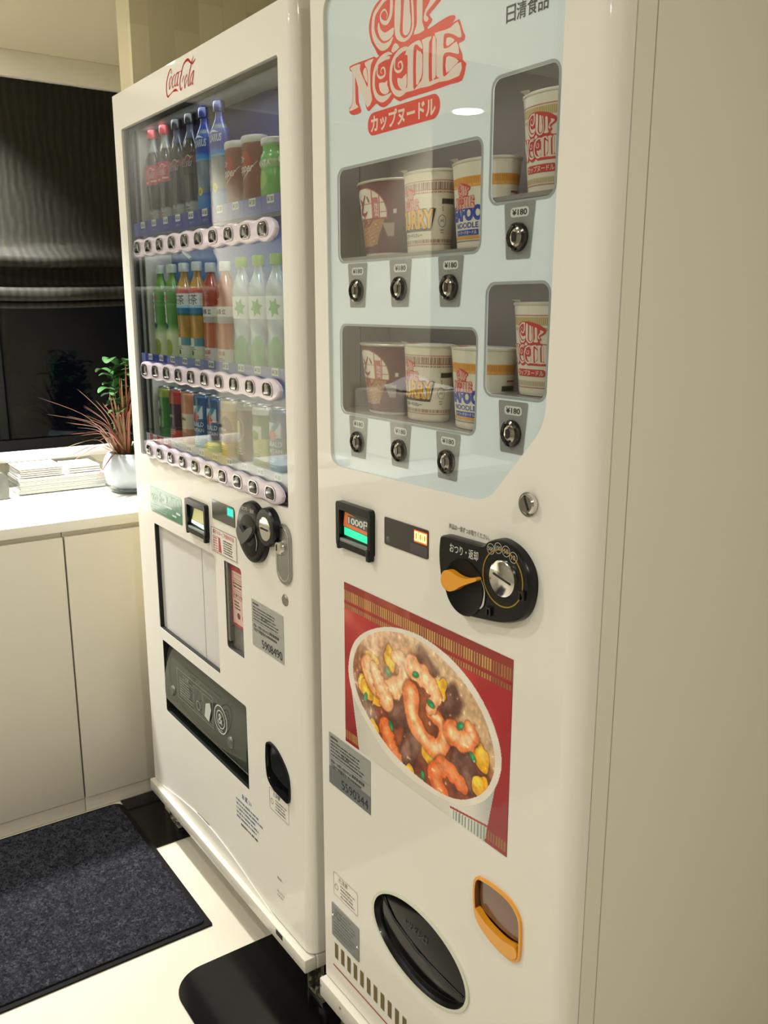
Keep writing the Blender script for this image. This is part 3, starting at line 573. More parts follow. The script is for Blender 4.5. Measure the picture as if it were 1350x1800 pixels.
# logo
m = MB()
for s_ in LOGO['coca']: m.ribbon([(a / 1000, b / 1000, w_ / 1000 * 1.25) for a, b, w_ in s_], Y0)
COCA = m.data('script_logo', REDI, fix=False); link('script_logo', COCA, DK)
# display cavity
m = MB(); m.box(-2.117, -2.105, .031, .095, 1.0, 1.80); m.box(-1.36, -1.353, .031, .095, 1.0, 1.80); m.box(-2.105, -1.36, .032, .095, 1.786, 1.80); m.box(-2.105, -1.36, .031, .095, 1.0, 1.02)
m.build('display_liner', mat('liner_grey', 'a9aaa3', .5), DK)
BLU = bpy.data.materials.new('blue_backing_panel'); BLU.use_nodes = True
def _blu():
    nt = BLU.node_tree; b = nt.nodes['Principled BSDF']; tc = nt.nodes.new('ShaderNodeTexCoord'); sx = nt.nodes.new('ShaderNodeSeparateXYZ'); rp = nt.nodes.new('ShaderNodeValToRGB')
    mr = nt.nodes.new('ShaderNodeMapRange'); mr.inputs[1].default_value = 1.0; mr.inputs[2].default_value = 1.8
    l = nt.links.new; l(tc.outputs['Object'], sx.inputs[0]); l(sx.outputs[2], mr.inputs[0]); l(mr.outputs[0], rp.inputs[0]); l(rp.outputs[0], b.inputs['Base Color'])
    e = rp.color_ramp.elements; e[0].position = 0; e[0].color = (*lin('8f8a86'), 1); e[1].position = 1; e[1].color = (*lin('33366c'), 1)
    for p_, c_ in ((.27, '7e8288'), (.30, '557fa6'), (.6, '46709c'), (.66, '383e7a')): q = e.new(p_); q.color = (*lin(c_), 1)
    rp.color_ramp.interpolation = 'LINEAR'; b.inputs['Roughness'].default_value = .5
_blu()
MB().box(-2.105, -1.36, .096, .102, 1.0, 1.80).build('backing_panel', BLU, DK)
# black seal round the glass, and the glass
MB().plate(rr(-2.121, -1.364, 1.036, 1.792, .008), .010, .016, [rr(-2.094, -1.372, 1.046, 1.780, .006)]).build('glass_seal', BLACKM, DK)
MB().plate(rr(-2.114, -1.37, 1.043, 1.785, .005), .0045, .0075).build('display_glass', glassmat('display_glass', 'ecf0f0', 1.0, 1.52), DK)
# rows
BX = [-2.0405 + .0685 * i for i in range(10)]
PX = [-2.063 + .0713 * i for i in range(10)]
RAILM = mat('lavender_rail_plastic', 'd6ccd8', .22, coat=.5)
LENS = mat('button_lens', '3a3a3c', .12, coat=.8, metal=.4)
RIM = mat('button_rim', 'b7b4b4', .18, metal=1)
SHELFM = mat('shelf_grey', 'b5b5ae', .45)
ROWS = [(1.5238, 1.573, ['303a8e'] * 6 + ['6d74b4'] * 4, ['¥160', '¥160', '¥160', '¥160', '¥160', '¥160', '¥130', '¥130', '¥130', '¥130'], (-.0165, .0165)),
        (1.2494, 1.279, ['343c94'] * 2 + ['8289b8'] * 8, ['¥150'] * 4 + ['¥160', '¥160', '¥130', '¥130', '¥130', '¥130'], (-.0165, .0165)),
        (1.0600, 1.088, ['b02a44'] * 2 + ['b8b4bc'] * 8, ['¥130'] * 10, (-.0165, .0165))]
for ri, (zb, zs, cols, prices, (hb, ht)) in enumerate(ROWS):
    x0, x1 = BX[0] - .032, BX[-1] + .042
    top = []
    n = 150
    for k in range(n + 1):
        x = x1 - (x1 - x0) * k / n; u = (x - BX[0]) / .0685; bmp = .0035 * (.5 + .5 * math.cos(2 * PI * u))
        ed = min(1, (x - x0) / .015, (x1 - x) / .03); ed = math.sqrt(max(0, 1 - (1 - ed) ** 2)) if ed < 1 else 1
        top.append((x, zb + (ht + bmp) * ed))
    bot = [(x, 2 * zb - z - .001) for x, z in reversed(top)]
    op = top + bot[1:-1]
    rl = MB().pillow(op, [(0, .0035), (0, -.002), (.0006, -.0038), (.002, -.0052), (.004, -.0058)])
    rail = rl.build('button_rail', RAILM, DK)
    for i, x in enumerate(BX):
        w_ = .0195; b = bmesh.new()
        out = rr(x - w_, x + w_, zb - .0125, zb + .0135, (.009, .009, .0125, .0125), 6)
        inn = rr(x - w_ + .0016, x + w_ - .0016, zb - .0109, zb + .0119, (.008, .008, .0112, .0112), 6)
        mb = MB().plate(out, -.0078, -.0054, [inn]); bt = mb.build('button', RIM, rail)
        mb = MB(); c = len(inn); rings = []
        for s_, dy in ((1, -.0066), (.85, -.0084), (.55, -.0098), (.15, -.0102)):
            rings.append([mb.v(x + (a - x) * s_, dy, zb + (b_ - zb) * s_ + (1 - s_) * .001) for a, b_ in inn])
        for r0, r1 in zip(rings, rings[1:]):
            for k in range(c): j = (k + 1) % c; mb.f([r0[k], r0[j], r1[j], r1[k]])
        mb.f(rings[-1]); me = mb.data('button_lens', [LENS]); bm_ = bmesh.new(); bm_.from_mesh(bt.data); nf = len(bm_.faces); bm_.from_mesh(me)
        bm_.faces.ensure_lookup_table()
        for f_ in bm_.faces[nf:]: f_.material_index = 1
        bm_.to_mesh(bt.data); bm_.free(); bt.data.materials.append(LENS)
        bt.data.polygons.foreach_set('use_smooth', [True] * len(bt.data.polygons)); bpy.data.meshes.remove(me)
    # shelf and price strip
    MB().box(-2.104, -1.361, .0105, .094, zs - .012, zs - .0005).build('shelf', SHELFM, DK)
    st = MB().box(-2.095, -1.374, .0085, .0098, zs - .022, zs + .008).build('price_strip', mat('price_strip_' + str(ri), {0: '3b449c', 1: '7d86bc', 2: 'b9b3be'}[ri], .35, coat=.3), DK)
    for i, x in enumerate(BX):
        xx = x + .004; wm = MB(); km = MB(); sm = MB()
        pm = MB().flat([(xx - .033, zs - .0215), (xx + .033, zs - .0215), (xx + .033, zs + .0075), (xx - .033, zs + .0075)], .0082)
        pm.build('price_panel', ink(cols[i]), st)
        wm.flat(rr(xx - .0125, xx + .0125, zs - .006, zs + .0075, .001), .0080)
        text(km, prices[i], xx - .0105, xx + .0105, zs - .0035, zs + .005, .0078, stretch=True, bold=.025)
        text(sm, 'つめた〜い', xx - .012, xx + .016, zs - .0175, zs - .0095, .0079, bold=.01)
        wm.build('price_tag', ink('ecebe2'), st, fix=False); km.build('price_print', ink('22242a'), st, fix=False); sm.build('strip_print', ink('9aa2d8'), st, fix=False)
MB().tube([(-2.02, .078, 1.545), (-1.99, .084, 1.515), (-1.965, .09, 1.50)], .004, 8).build('shelf_bracket', SHELFM, DK)

# --- lower front
def print_(root, name, col, fn, y=Y0):
    m = MB(); fn(m); return m.build(name, ink(col) if isinstance(col, str) else col, root, fix=False)
def ecol():
    s_ = MB().flat(rr(-2.071, -1.871, .907, .970, .006), Y0).build('eco_sticker', mat('green_sticker', '2f7a5c', .25, coat=.5), DK, fix=False)
    def f(m):
        text(m, 'ecoる', -2.063, -1.995, .934, .964, Y0 * 1.7, stretch=True, bold=.005); m.ribbon([(-1.990, .949, .002), (-1.986, .944, .002), (-1.98, .953, .001)], Y0 * 1.7)
        m.flat(circ(-1.968, .951, .010), Y0 * 1.7); frame2d(m, -1.955, -1.933, .938, .963, .0008, Y0 * 1.7); frame2d(m, -1.928, -1.908, .936, .963, .0008, Y0 * 1.7); frame2d(m, -1.902, -1.885, .932, .963, .0008, Y0 * 1.7)
        m.flat([(-1.984, .937), (-1.93, .937), (-1.93, .9325), (-1.984, .9325)], Y0 * 1.7); m.flat([(-1.905, .9315), (-1.88, .9315), (-1.88, .927), (-1.905, .927)], Y0 * 1.7)
        lines(m, -2.062, -1.955, .912, .928, 3, Y0 * 1.7, .28); m.flat([(-1.93, .922), (-1.905, .922), (-1.905, .918), (-1.93, .918)], Y0 * 1.7)
    print_(s_, 'eco_print', 'cfe3d8', f)
ecol()
# bill slot
def bill(root, x0, x1, z0, z1, notes):
    m = MB().plate(rr(x0, x1, z0 + .006, z1, .006), -.010, 0, [rr(x0 + .010, x1 - .007, z0 + .015, z1 - .013, .002)])
    m.box(x0 + .002, x0 + .010, -.0108, -.001, z0 + .002, z0 + .016, .002); m.box(x1 - .011, x1 - .001, -.0112, -.001, z0 - .001, z0 + .018, .002)
    b = m.build('bill_slot', BLACK, root)
    # recess lined in dark, with a lit guide
    xa, xb, za, zb_ = x0 + .010, x1 - .007, z0 + .015, z1 - .013
    MB().box(xa, xb, -.002, -.0004, za, zb_).build('bill_guide_back', mat('guide_dark', '23302f', .3, coat=.4), b)
    MB().box(xa, xb, -.009, -.003, za, za + .006, .001).build('bill_lip', mat('guide_grey', '7d817e', .3), b)
    return b, xa, xb, za, zb_
b, xa, xb, za, zb_ = bill(DK, -1.849, -1.741, .894, .976, 0); shift(b, .020, .006)
MB().flat([(xa + .006, za + .012), (xb - .001, za + .008), (xb - .001, za + .018), (xa + .008, za + .020)], -.0026).build('lit_strip', mat('lit_white_green', 'e8fff0', .4, emit='cdf7dd', es=1.1), b, fix=False)
MB().flat([(xa + .010, za + .021), (xb - .001, za + .019), (xb - .001, zb_ - .004), (xa + .026, zb_ - .006)], -.0024).build('guide_plate', mat('lit_yellow_guide', 'c9c78a', .4, emit='b9b878', es=.35), b, fix=False)
# amount display
m = MB().plate(rr(-1.700, -1.592, .959, 1.000, (.003, .001, .010, .001)), -.0015, .0005); dsp = m.build('amount_display', mat('display_smoke', '2a332f', .12, coat=.7), DK)
def seg(m, x, z, w_, h_, s_, y, t=.22):
    t_ = w_ * t; on = {'0': 'abcdef', '8': 'abcdefg', '5': 'afgcd', '1': 'bc', '6': 'afgedc'}[s_]
    P_ = {'a': (x, x + w_, z + h_ - t_, z + h_), 'd': (x, x + w_, z, z + t_), 'g': (x, x + w_, z + h_ / 2 - t_ / 2, z + h_ / 2 + t_ / 2), 'f': (x, x + t_, z + h_ / 2, z + h_), 'b': (x + w_ - t_, x + w_, z + h_ / 2, z + h_), 'e': (x, x + t_, z, z + h_ / 2), 'c': (x + w_ - t_, x + w_, z, z + h_ / 2)}
    for k in on: a, b_, c, d = P_[k]; m.flat([(a, c), (b_, c), (b_, d), (a, d)], y)
m = MB()
for k in range(2): seg(m, -1.6215 + .0125 * k, .9815, .0095, .0125, '0', -.0019, .3)
m.build('lit_digits', mat('teal_led', '30ffc8', .4, emit='25e8b0', es=3.2), dsp, fix=False)
MB().flat(rr(-1.6255, -1.5945, .978, .9975, .003), -.0017).build('led_window', mat('teal_led_glow', '0c5a46', .4, emit='12a07a', es=.9), dsp, fix=False)
# notice beside it
nt_ = MB().flat(rr(-1.712, -1.588, .885, .941, .001), Y0).build('payment_notice', ink('e6e2d6'), DK, fix=False)
print_(nt_, 'notice_frame', '2a1a18', lambda m: frame2d(m, -1.7105, -1.5895, .8865, .9395, .001, Y0 * 1.7))
print_(nt_, 'notice_red', 'b8453f', lambda m: (text(m, '電子マネーご利用の方法', -1.702, -1.60, .926, .936, Y0 * 1.8, bold=.01, stretch=True), frame2d(m, -1.7025, -1.675, .890, .922, .0012, Y0 * 1.8), m.flat([(-1.674, .890), (-1.662, .890), (-1.668, .922), (-1.674, .922)], Y0 * 1.8), lines(m, -1.70, -1.678, .893, .92, 5, Y0 * 1.8)))
print_(nt_, 'notice_print', '3a3a3a', lambda m: lines(m, -1.652, -1.596, .891, .922, 6, Y0 * 1.8, .5, seed=4))
# coin return knob and coin slot: two overlapping black discs
kb = MB(); kb.lathe([(.0, -.014), (.052, -.014), (.059, -.010), (.061, -.001), (.061, 0)], 48, -1.527, 0, .963, axis='y', cap=False)
kb.lathe([(.0, -.016), (.026, -.016), (.034, -.0155), (.037, -.012), (.038, 0)], 40, -1.4575, 0, .987, axis='y', cap=False)
kb = shift(kb.build('coin_unit', BLACK, DK), .024, .007)
MB().lathe([(.0, -.0135), (.041, -.0145), (.043, -.0135), (.0435, -.0138)], 40, -1.527, 0, .957, axis='y', cap=False).build('knob_dish', mat('dish_black', '050606', .45, spec=.2), kb)
lv = MB().plate(cr_spline([(-1.567, .960), (-1.560, .972), (-1.548, .968), (-1.538, .962), (-1.522, .972), (-1.500, .980), (-1.498, .972), (-1.512, .958), (-1.530, .945), (-1.545, .938), (-1.560, .945)], 4), -.022, -.0148); lv.build('return_lever', mat('lever_grey', '4c4f4b', .3, coat=.2), kb)
MB().ribbon([(-1.500, .968, .0012), (-1.493, .952, .0022), (-1.497, .934, .0012)], -.0150).build('lever_mark', ink('b8b8b4'), kb, fix=False)
print_(kb, 'knob_print', 'b9bab4', lambda m: text(m, 'おつり・返却', -1.553, -1.503, 1.0035, 1.013, -.0146, bold=.01))
MB().lathe([(.0, -.0175), (.018, -.0175), (.0225, -.0163), (.0225, -.0158)], 36, -1.4560, 0, .985, axis='y', cap=False).build('coin_plate', CHROME, kb)
MB().box(-1.470, -1.441, -.0186, -.0176, .9835, .9862).build('coin_gap', BLACKM, kb)
# lock plate and plug
lk = shift(MB().plate(rr(-1.420, -1.365, .893, 1.007, .026, 8), -.004, 0).build('lock_plate', STEEL, DK), .007, .002)
MB().plate(rr(-1.4155, -1.3695, .8985, 1.0015, .0225, 8), -.0048, -.004, [rr(-1.4135, -1.3715, .9005, .9995, .021, 8)]).build('lock_ridge', CHROME, lk)
m = MB().lathe([(.0, -.012), (.011, -.012), (.013, -.009), (.0145, -.004), (.0145, -.0035)], 28, -1.398, 0, .962, axis='y', cap=False); m.build('lock_cylinder', CHROME, lk)
MB().box(-1.4032, -1.4012, -.0128, -.0121, .956, .968).build('keyhole', BLACKM, lk)
MB().lathe([(.0, -.003), (.009, -.003), (.011, -.0015), (.0115, 0)], 24, -1.388, 0, .863, axis='y', cap=False).build('plug', mat('plug_grey', '8d8b80', .3, metal=.5), DK)
# white poster panel, recessed
m = MB().box(-2.055, -1.70, .010, .012, .607, .876); pn = m.build('poster_panel', mat('satin_white_panel', 'd4d3cf', .22, coat=.4), DK)
MB().box(-1.7945, -1.7925, .0092, .0099, .607, .876).build('panel_joint', mat('joint_grey', 'b9b9b6', .4), pn)
MB().plate(rr(-2.058, -1.696, .604, .879, .004), .0125, .0135, [rr(-2.050, -1.702, .611, .874, .004)]).build('panel_back', BLACKM, DK)
m = MB().box(-2.0555, -2.0515, .0008, .0295, .607, .876); m.box(-2.055, -1.70, .0008, .0092, .6062, .6085); m.build('panel_edge', BLACKM, pn)
# card reader window
MB().box(-1.654, -1.573, .012, .014, .684, .877).build('reader_back', mat('reader_grey', '77766f', .4), DK)
cm = MB().box(-1.643, -1.574, .0095, .0115, .738, .8765).build('reader_card', mat('reader_card_print', 'd9b9ae', .3, coat=.5), DK)
print_(cm, 'reader_card_red', 'b04a48', lambda m: (m.flat([(-1.643, .858), (-1.574, .858), (-1.574, .8765), (-1.643, .8765)], .0092), m.flat([(-1.643, .738), (-1.638, .738), (-1.638, .858), (-1.643, .858)], .0092), frame2d(m, -1.634, -1.578, .842, .853, .0008, .0092), frame2d(m, -1.634, -1.578, .818, .838, .0008, .0092), frame2d(m, -1.634, -1.578, .80, .814, .0008, .0092), m.flat([(-1.638, .738), (-1.574, .738), (-1.574, .744), (-1.638, .744)], .0092), m.flat(circ(-1.588, .763, .007), .0092)))
print_(cm, 'reader_card_print', '6a4a4c', lambda m: (text(m, '使用できます', -1.632, -1.58, .803, .811, .009, bold=.01), lines(m, -1.63, -1.60, .775, .796, 3, .0092), m.flat(circ(-1.612, .763, .007), .0092), lines(m, -1.632, -1.58, .822, .836, 2, .0092)))
MB().flat(circ(-1.581, .866, .004), .0090).build('reader_led', mat('pink_led', 'ff80b0', .4, emit='ff5aa0', es=2), cm, fix=False)
MB().box(-1.6535, -1.642, .002, .0118, .7, .8765).build('reader_edge', mat('reader_edge', '6f6e66', .4), DK)
# contact sticker
def sticker(root, x0, x1, z0, z1, num, dark):
    y = Y0
    s_ = MB().flat(rr(x0, x1, z0, z1, .0005), y).build('contact_sticker', mat('silver_sticker', 'b6b7b2', .35, metal=.35), root, fix=False)
    if dark: print_(s_, 'sticker_band', '6e7272', lambda m: m.flat([(x0, z0), (x1, z0), (x1, z0 + .34 * (z1 - z0)), (x0, z0 + .34 * (z1 - z0))], y * 1.5))
    def f(m):
        h_ = z1 - z0; w_ = x1 - x0
        text(m, '故障・お問い合わせは', x0 + .05 * w_, x0 + .55 * w_, z0 + .42 * h_, z0 + .50 * h_, y * 2, bold=.02); lines(m, x0 + .57 * w_, x1 - .04 * w_, z0 + .42 * h_, z0 + .52 * h_, 1, y * 2, .6)
        text(m, '下記管理番号を', x0 + .05 * w_, x0 + .45 * w_, z0 + .33 * h_, z0 + .41 * h_, y * 2, bold=.02); lines(m, x0 + .47 * w_, x1 - .1 * w_, z0 + .34 * h_, z0 + .41 * h_, 1, y * 2, .6)
        lines(m, x0 + .05 * w_, x0 + .3 * w_, z0 + .90 * h_, z0 + .95 * h_, 1, y * 2, .7)
        lines(m, x0 + .05 * w_, x1 - .04 * w_, z0 + .56 * h_, z0 + .88 * h_, 5, y * 2, .42, seed=8); text(m, '0120-', x0 + .32 * w_, x0 + .6 * w_, z0 + .66 * h_, z0 + .74 * h_, y * 2)
        m.flat([(x0 + .03 * w_, z0 + .535 * h_), (x1 - .03 * w_, z0 + .535 * h_), (x1 - .03 * w_, z0 + .54 * h_), (x0 + .03 * w_, z0 + .54 * h_)], y * 2)
    print_(s_, 'sticker_print', '4a4b4a', f)
    print_(s_, 'sticker_number', '26282a', lambda m: text(m, num, x0 + .32 * (x1 - x0), x1 - .05 * (x1 - x0), z0 + .06 * (z1 - z0), z0 + .24 * (z1 - z0), y * 2, shear=-.1))
sticker(DK, -1.530, -1.398, .730, .828, '5908490', False)
# delivery flap
def lining(hole, name, M, t=.0012, y0=.0004, y1=.0298):
    xs = [p[0] for p in hole]; zs = [p[1] for p in hole]; cx, cz = (min(xs) + max(xs)) / 2, (min(zs) + max(zs)) / 2; kx = 1 - 2 * t / (max(xs) - min(xs)); kz = 1 - 2 * t / (max(zs) - min(zs))
    g = lambda e: [(cx + (a - cx) * (kx + e * (1 - kx)), cz + (b_ - cz) * (kz + e * (1 - kz))) for a, b_ in hole]
    MB().plate(g(.95), y0, y1, [g(0)]).build(name, M, DK)
lining(rr(-2.044, -1.573, .383, .577, (.006, 0, .006, 0)), 'flap_lining', mat('bin_dark', '1a1e1a', .4))
lining(rr(-1.654, -1.573, .684, .877, (.008, 0, .01, .002)), 'reader_lining', mat('reader_lining', '4b4a45', .4))
fz = MB().plate(rr(-2.052, -1.565, .375, .585, .004), .11, .112); fz.box(-2.052, -2.044, .0305, .11, .375, .585); fz.box(-1.573, -1.565, .0305, .11, .375, .585); fz.box(-2.044, -1.573, .0305, .11, .375, .383); fz.box(-2.044, -1.573, .0305, .11, .577, .585)
fz.build('delivery_bin', mat('bin_dark', '1a1e1a', .4), DK)
q = cr_spline([(.026, .572), (.012, .55), (.002, .50), (-.002, .455), (.000, .42), (.010, .402)], 5, False)
m = MB(); fr = [m.v(-2.040, a, b_) for a, b_ in q]; bk = [m.v(-1.577, a, b_) for a, b_ in q]; fr2 = [m.v(-2.040, a + .003, b_) for a, b_ in q]; bk2 = [m.v(-1.577, a + .003, b_) for a, b_ in q]
for i in range(len(q) - 1): m.f([fr[i], bk[i], bk[i + 1], fr[i + 1]]); m.f([fr2[i], bk2[i], bk2[i + 1], fr2[i + 1]]); m.f([fr[i], fr[i + 1], fr2[i + 1], fr2[i]]); m.f([bk[i], bk[i + 1], bk2[i + 1], bk2[i]])
m.f([fr[0], fr2[0], bk2[0], bk[0]]); m.f([fr[-1], fr2[-1], bk2[-1], bk[-1]])
fl = m.build('delivery_flap', mat('smoked_flap', '3f463e', .15, coat=.5), DK)
print_(fl, 'flap_print', '9aa096', lambda m: (frame2d(m, -1.95, -1.74, .458, .535, .001, -.0034), frame2d(m, -1.935, -1.855, .468, .515, .0008, -.0034), text(m, '⚠注意', -1.915, -1.875, .517, .529, -.0034), lines(m, -1.932, -1.858, .471, .512, 6, -.0034, .4), frame2d(m, -1.85, -1.80, .463, .525, .0008, -.0034), m.flat(circ(-1.825, .482, .012), -.0034, [circ(-1.825, .482, .010)]), frame2d(m, -1.795, -1.745, .463, .525, .0008, -.0034)))
print_(fl, 'flap_emblem', 'c4c8bf', lambda m: (m.flat(circ(-1.70, .497, .034, .034), -.0036, [circ(-1.70, .497, .031)]), m.flat(circ(-1.70, .497, .022), -.0036, [circ(-1.70, .497, .0195)]), text(m, '&', -1.712, -1.688, .485, .51, -.0037), m.flat([(-1.79, .47), (-1.765, .465), (-1.75, .50), (-1.755, .515), (-1.78, .505)], -.0036), lines(m, -1.722, -1.678, .468, .473, 1, -.0036)))
for x in (-1.985, -1.655): MB().lathe([(0, -.006), (.010, -.006), (.013, -.0035), (.014, .0)], 20, x, .0, .46, axis='y', cap=False).build('flap_bumper', mat('bumper', '585e56', .25, coat=.4), fl)
# coin return cup
def coin_cup(root, outline, z_lip, m_rim, m_in, name, depth=.035):
    xs = [a for a, b_ in outline]; zs = [b_ for a, b_ in outline]; cx, cz = (min(xs) + max(xs)) / 2, (min(zs) + max(zs)) / 2
    sc = lambda k: [(cx + (a - cx) * k, cz + (b_ - cz) * k) for a, b_ in outline]
    t = MB().plate(sc(1.0), -.004, .0, [sc(.93)]); r_ = t.build(name, m_rim, root)
    mb = MB(); n = len(outline); rg = [[mb.v(a, y, b_) for a, b_ in sc(k)] for k, y in ((.93, -.003), (.9, .012), (.78, depth))]
    for p_, q_ in zip(rg, rg[1:]):
        for k in range(n): j = (k + 1) % n; mb.f([p_[k], p_[j], q_[j], q_[k]])
    mb.f(rg[-1]); mb.build('return_pocket', m_in, r_, fix=True)
    return r_, cx, cz
r_, cx, cz = coin_cup(DK, RET, .47, BLACK, mat('pocket_black', '141516', .18, coat=.6), 'coin_return')
fl2 = MB().plate(cr_spline([(-1.474, .516), (-1.466, .531), (-1.440, .528), (-1.41, .508), (-1.397, .487), (-1.397, .470), (-1.42, .466), (-1.45, .472), (-1.470, .481)], 4), .003, .006); fl2.build('return_door', mat('dark_clear_flap', '1e2022', .08, coat=.8), r_)
print_(DK, 'request_print', '55708a', lambda m: (text(m, 'お 願 い', -1.610, -1.565, .345, .358, Y0, bold=.02), lines(m, -1.640, -1.512, .286, .338, 5, Y0, .42, seed=12)))
print_(DK, 'request_print_end', '3a3f46', lambda m: lines(m, -1.62, -1.515, .274, .282, 1, Y0, .6, seed=3))
print_(DK, 'caution_print', '58554e', lambda m: (frame2d(m, -1.478, -1.396, .390, .438, .0008, Y0, .004), text(m, '⚠注意', -1.462, -1.425, .425, .435, Y0, bold=.01), lines(m, -1.452, -1.40, .395, .422, 4, Y0, .4, seed=5), m.flat(circ(-1.467, .41, .006), Y0, [circ(-1.467, .41, .005)])))
print_(DK, 'scuff_print', '9a9688', lambda m: (lines(m, -1.453, -1.43, .235, .25, 1, Y0, .35, seed=2), lines(m, -1.455, -1.42, .196, .215, 2, Y0, .4, seed=9)))

# ================================================================== DRINKS ON DISPLAY
PR = vcmat('printed_gloss', .22, .5); PRM = vcmat('printed_satin', .4, .15)
KY = .56
def flatten(bm_, ky):
    for v in bm_.verts: v.co.y *= ky
    return bm_
def surf(name, zs, rs, h0, h1, col, M, root, nu=72, nv=40, off=0, ky=KY):
    f = lambda z: np.interp(z, zs, rs) + off
    def pos(U, V):
        z = h0 + (h1 - h0) * V; a = 2 * PI * (U - .5); r = f(z); return r * np.sin(a), -r * np.cos(a) * ky, z
    def c(U, V): return col(360 * (U - .5), h0 + (h1 - h0) * V)
    return painted_grid(name, nu, nv, pos, c, M, root)
def base(shape, c): return np.ones(shape + (3,)) * hexc(c)
def capobj(root, z, col, r=.0135, h_=.019, ky=.85):
    m = MB().lathe([(0, 0), (r, 0), (r, h_ - .003), (r - .0015, h_), (0, h_)], 28, 0, 0, z, cap=False); flatten(m.bm, ky)
    return m.build('cap', mat('cap_' + col, col, .35, coat=.3), root)
def wrap_print(root, name, col, make, rad, ky=KY, off=.0006, phi0=0):
    m = MB(); make(m); bend(m.bm, rad, off, phi0); flatten(m.bm, ky); return m.build(name, ink(col, .35) if isinstance(col, str) else col, root, fix=False, smooth=False)
SMOOTH = lambda pts: cr_spline(pts, 4, False)
def prof2(pts):
    q = SMOOTH(pts); return np.array([p[0] for p in q]), np.array([p[1] for p in q])
COLAP = prof2([(0, .022), (.004, .027), (.03, .027), (.055, .0285), (.075, .031), (.10, .0315), (.135, .0312), (.152, .026), (.168, .017), (.178, .0125), (.192, .012)])
PETP = prof2([(0, .024), (.004, .029), (.05, .0295), (.07, .0275), (.09, .0295), (.143, .0305), (.157, .0265), (.170, .019), (.18, .013), (.192, .012)])
def rfn(P, off=0): return lambda z: float(np.interp(z, P[0], P[1])) + off
def cola(zero):
    t = thing('zero_cola_bottle' if zero else 'cola_bottle', '', 'bottle', (0, 0, 0), world=False)
    def col(A, z):
        c = base(A.shape, '1d0f0b' if not zero else '19110e')
        c = mixc(c, hexc('9a9c97' if not zero else '4a4e66'), sst(.158, .162, z)); c = mixc(c, hexc('a3a49d'), 1 - sst(.034, .038, z + .002 * np.sin(np.radians(A * 5))))
        return c
    surf('body', *COLAP, 0, .192, col, PR, t)
    lo_, hi_ = (.090, .132)
    def lab(A, z):
        c = base(A.shape, 'c2302b' if not zero else '2a1512')
        if zero: c = mixc(c, hexc('7a2622'), (z > .112) & (z < .126)); c = mixc(c, hexc('b7a8a0'), (np.abs(z - .0935) < .0008))
        else: c = mixc(c, hexc('e9d9d2'), np.abs(z - .0955 - .002 * np.sin(np.radians(A * 2))) < .0007)
        return c
    lb = surf('label', *COLAP, lo_, hi_, lab, PRM, t, 60, 16, .0005)
    m = MB()
    for s_ in LOGO['coca']: m.ribbon([((a + 1765) / 1000 * .36, .112 + (b - 1822) / 1000 * .46, w_ / 1000 * .5) for a, b, w_ in s_], 0)
    bend(m.bm, rfn(COLAP), .0010, .1); flatten(m.bm, KY); m.build('label_script', ink('ecd8d0' if not zero else 'c9b9b0'), lb, fix=False, smooth=False)
    wrap_print(t, 'base_print', 'b0453f' if not zero else '34332f', lambda m: lines(m, -.012, .012, .006, .028, 4, 0, .4, seed=3), rfn(COLAP), phi0=.2)
    capobj(t, .190, 'b82a2c' if not zero else '141414'); return t
def aquarius():
    t = thing('sports_drink_bottle', '', 'bottle', (0, 0, 0), world=False)
    def col(A, z):
        c = base(A.shape, '8f99a2'); c = mixc(c, hexc('6a7a8c'), .5 + .5 * np.sin(np.radians(A * 3) + z * 90)); c = mixc(c, hexc('2c3f95'), sst(.163, .168, z)); return c
    surf('body', *PETP, 0, .192, col, PR, t)
    def lab(A, z):
        c = base(A.shape, '2c4ea6'); c = mixc(c, hexc('2f86d2'), 1 - sst(.120, .126, z + .004 * np.sin(np.radians(A + 20)))); return mixc(c, hexc('6fb4e6'), 1 - sst(.109, .112, z))
    lb = surf('label', *PETP, .108, .158, lab, PRM, t, 60, 24, .0005)
    wrap_print(lb, 'label_name', 'd7dce2', lambda m: (text(m, 'AQUARIUS', -.030, .030, .131, .148, 0, stretch=True, bold=.02, shear=.2), m.ribbon([(-.02, .149, .001), (.0, .154, .004), (.02, .150, .001)], 0)), rfn(PETP), off=.0011)
    lb2 = surf('lower_label', *PETP, 0.0, .046, lambda A, z: mixc(base(A.shape, '2f7cc4'), hexc('2c52ae'), sst(.034, .039, z - .006 * np.cos(np.radians(A)))), PRM, t, 60, 20, .0005)
    wrap_print(lb2, 'yellow_badge', 'd8c63c', lambda m: m.flat(circ(.004, .049, .0085, n=16), 0), rfn(PETP), off=.0012)
    wrap_print(lb2, 'badge_print', '5a5a30', lambda m: lines(m, -.001, .009, .045, .053, 2, 0), rfn(PETP), off=.0015)
    capobj(t, .190, '1c2460'); return t
CANP = prof2([(0, .029), (.004, .032), (.01, .033), (.06, .033), (.105, .033), (.112, .032), (.118, .031)])
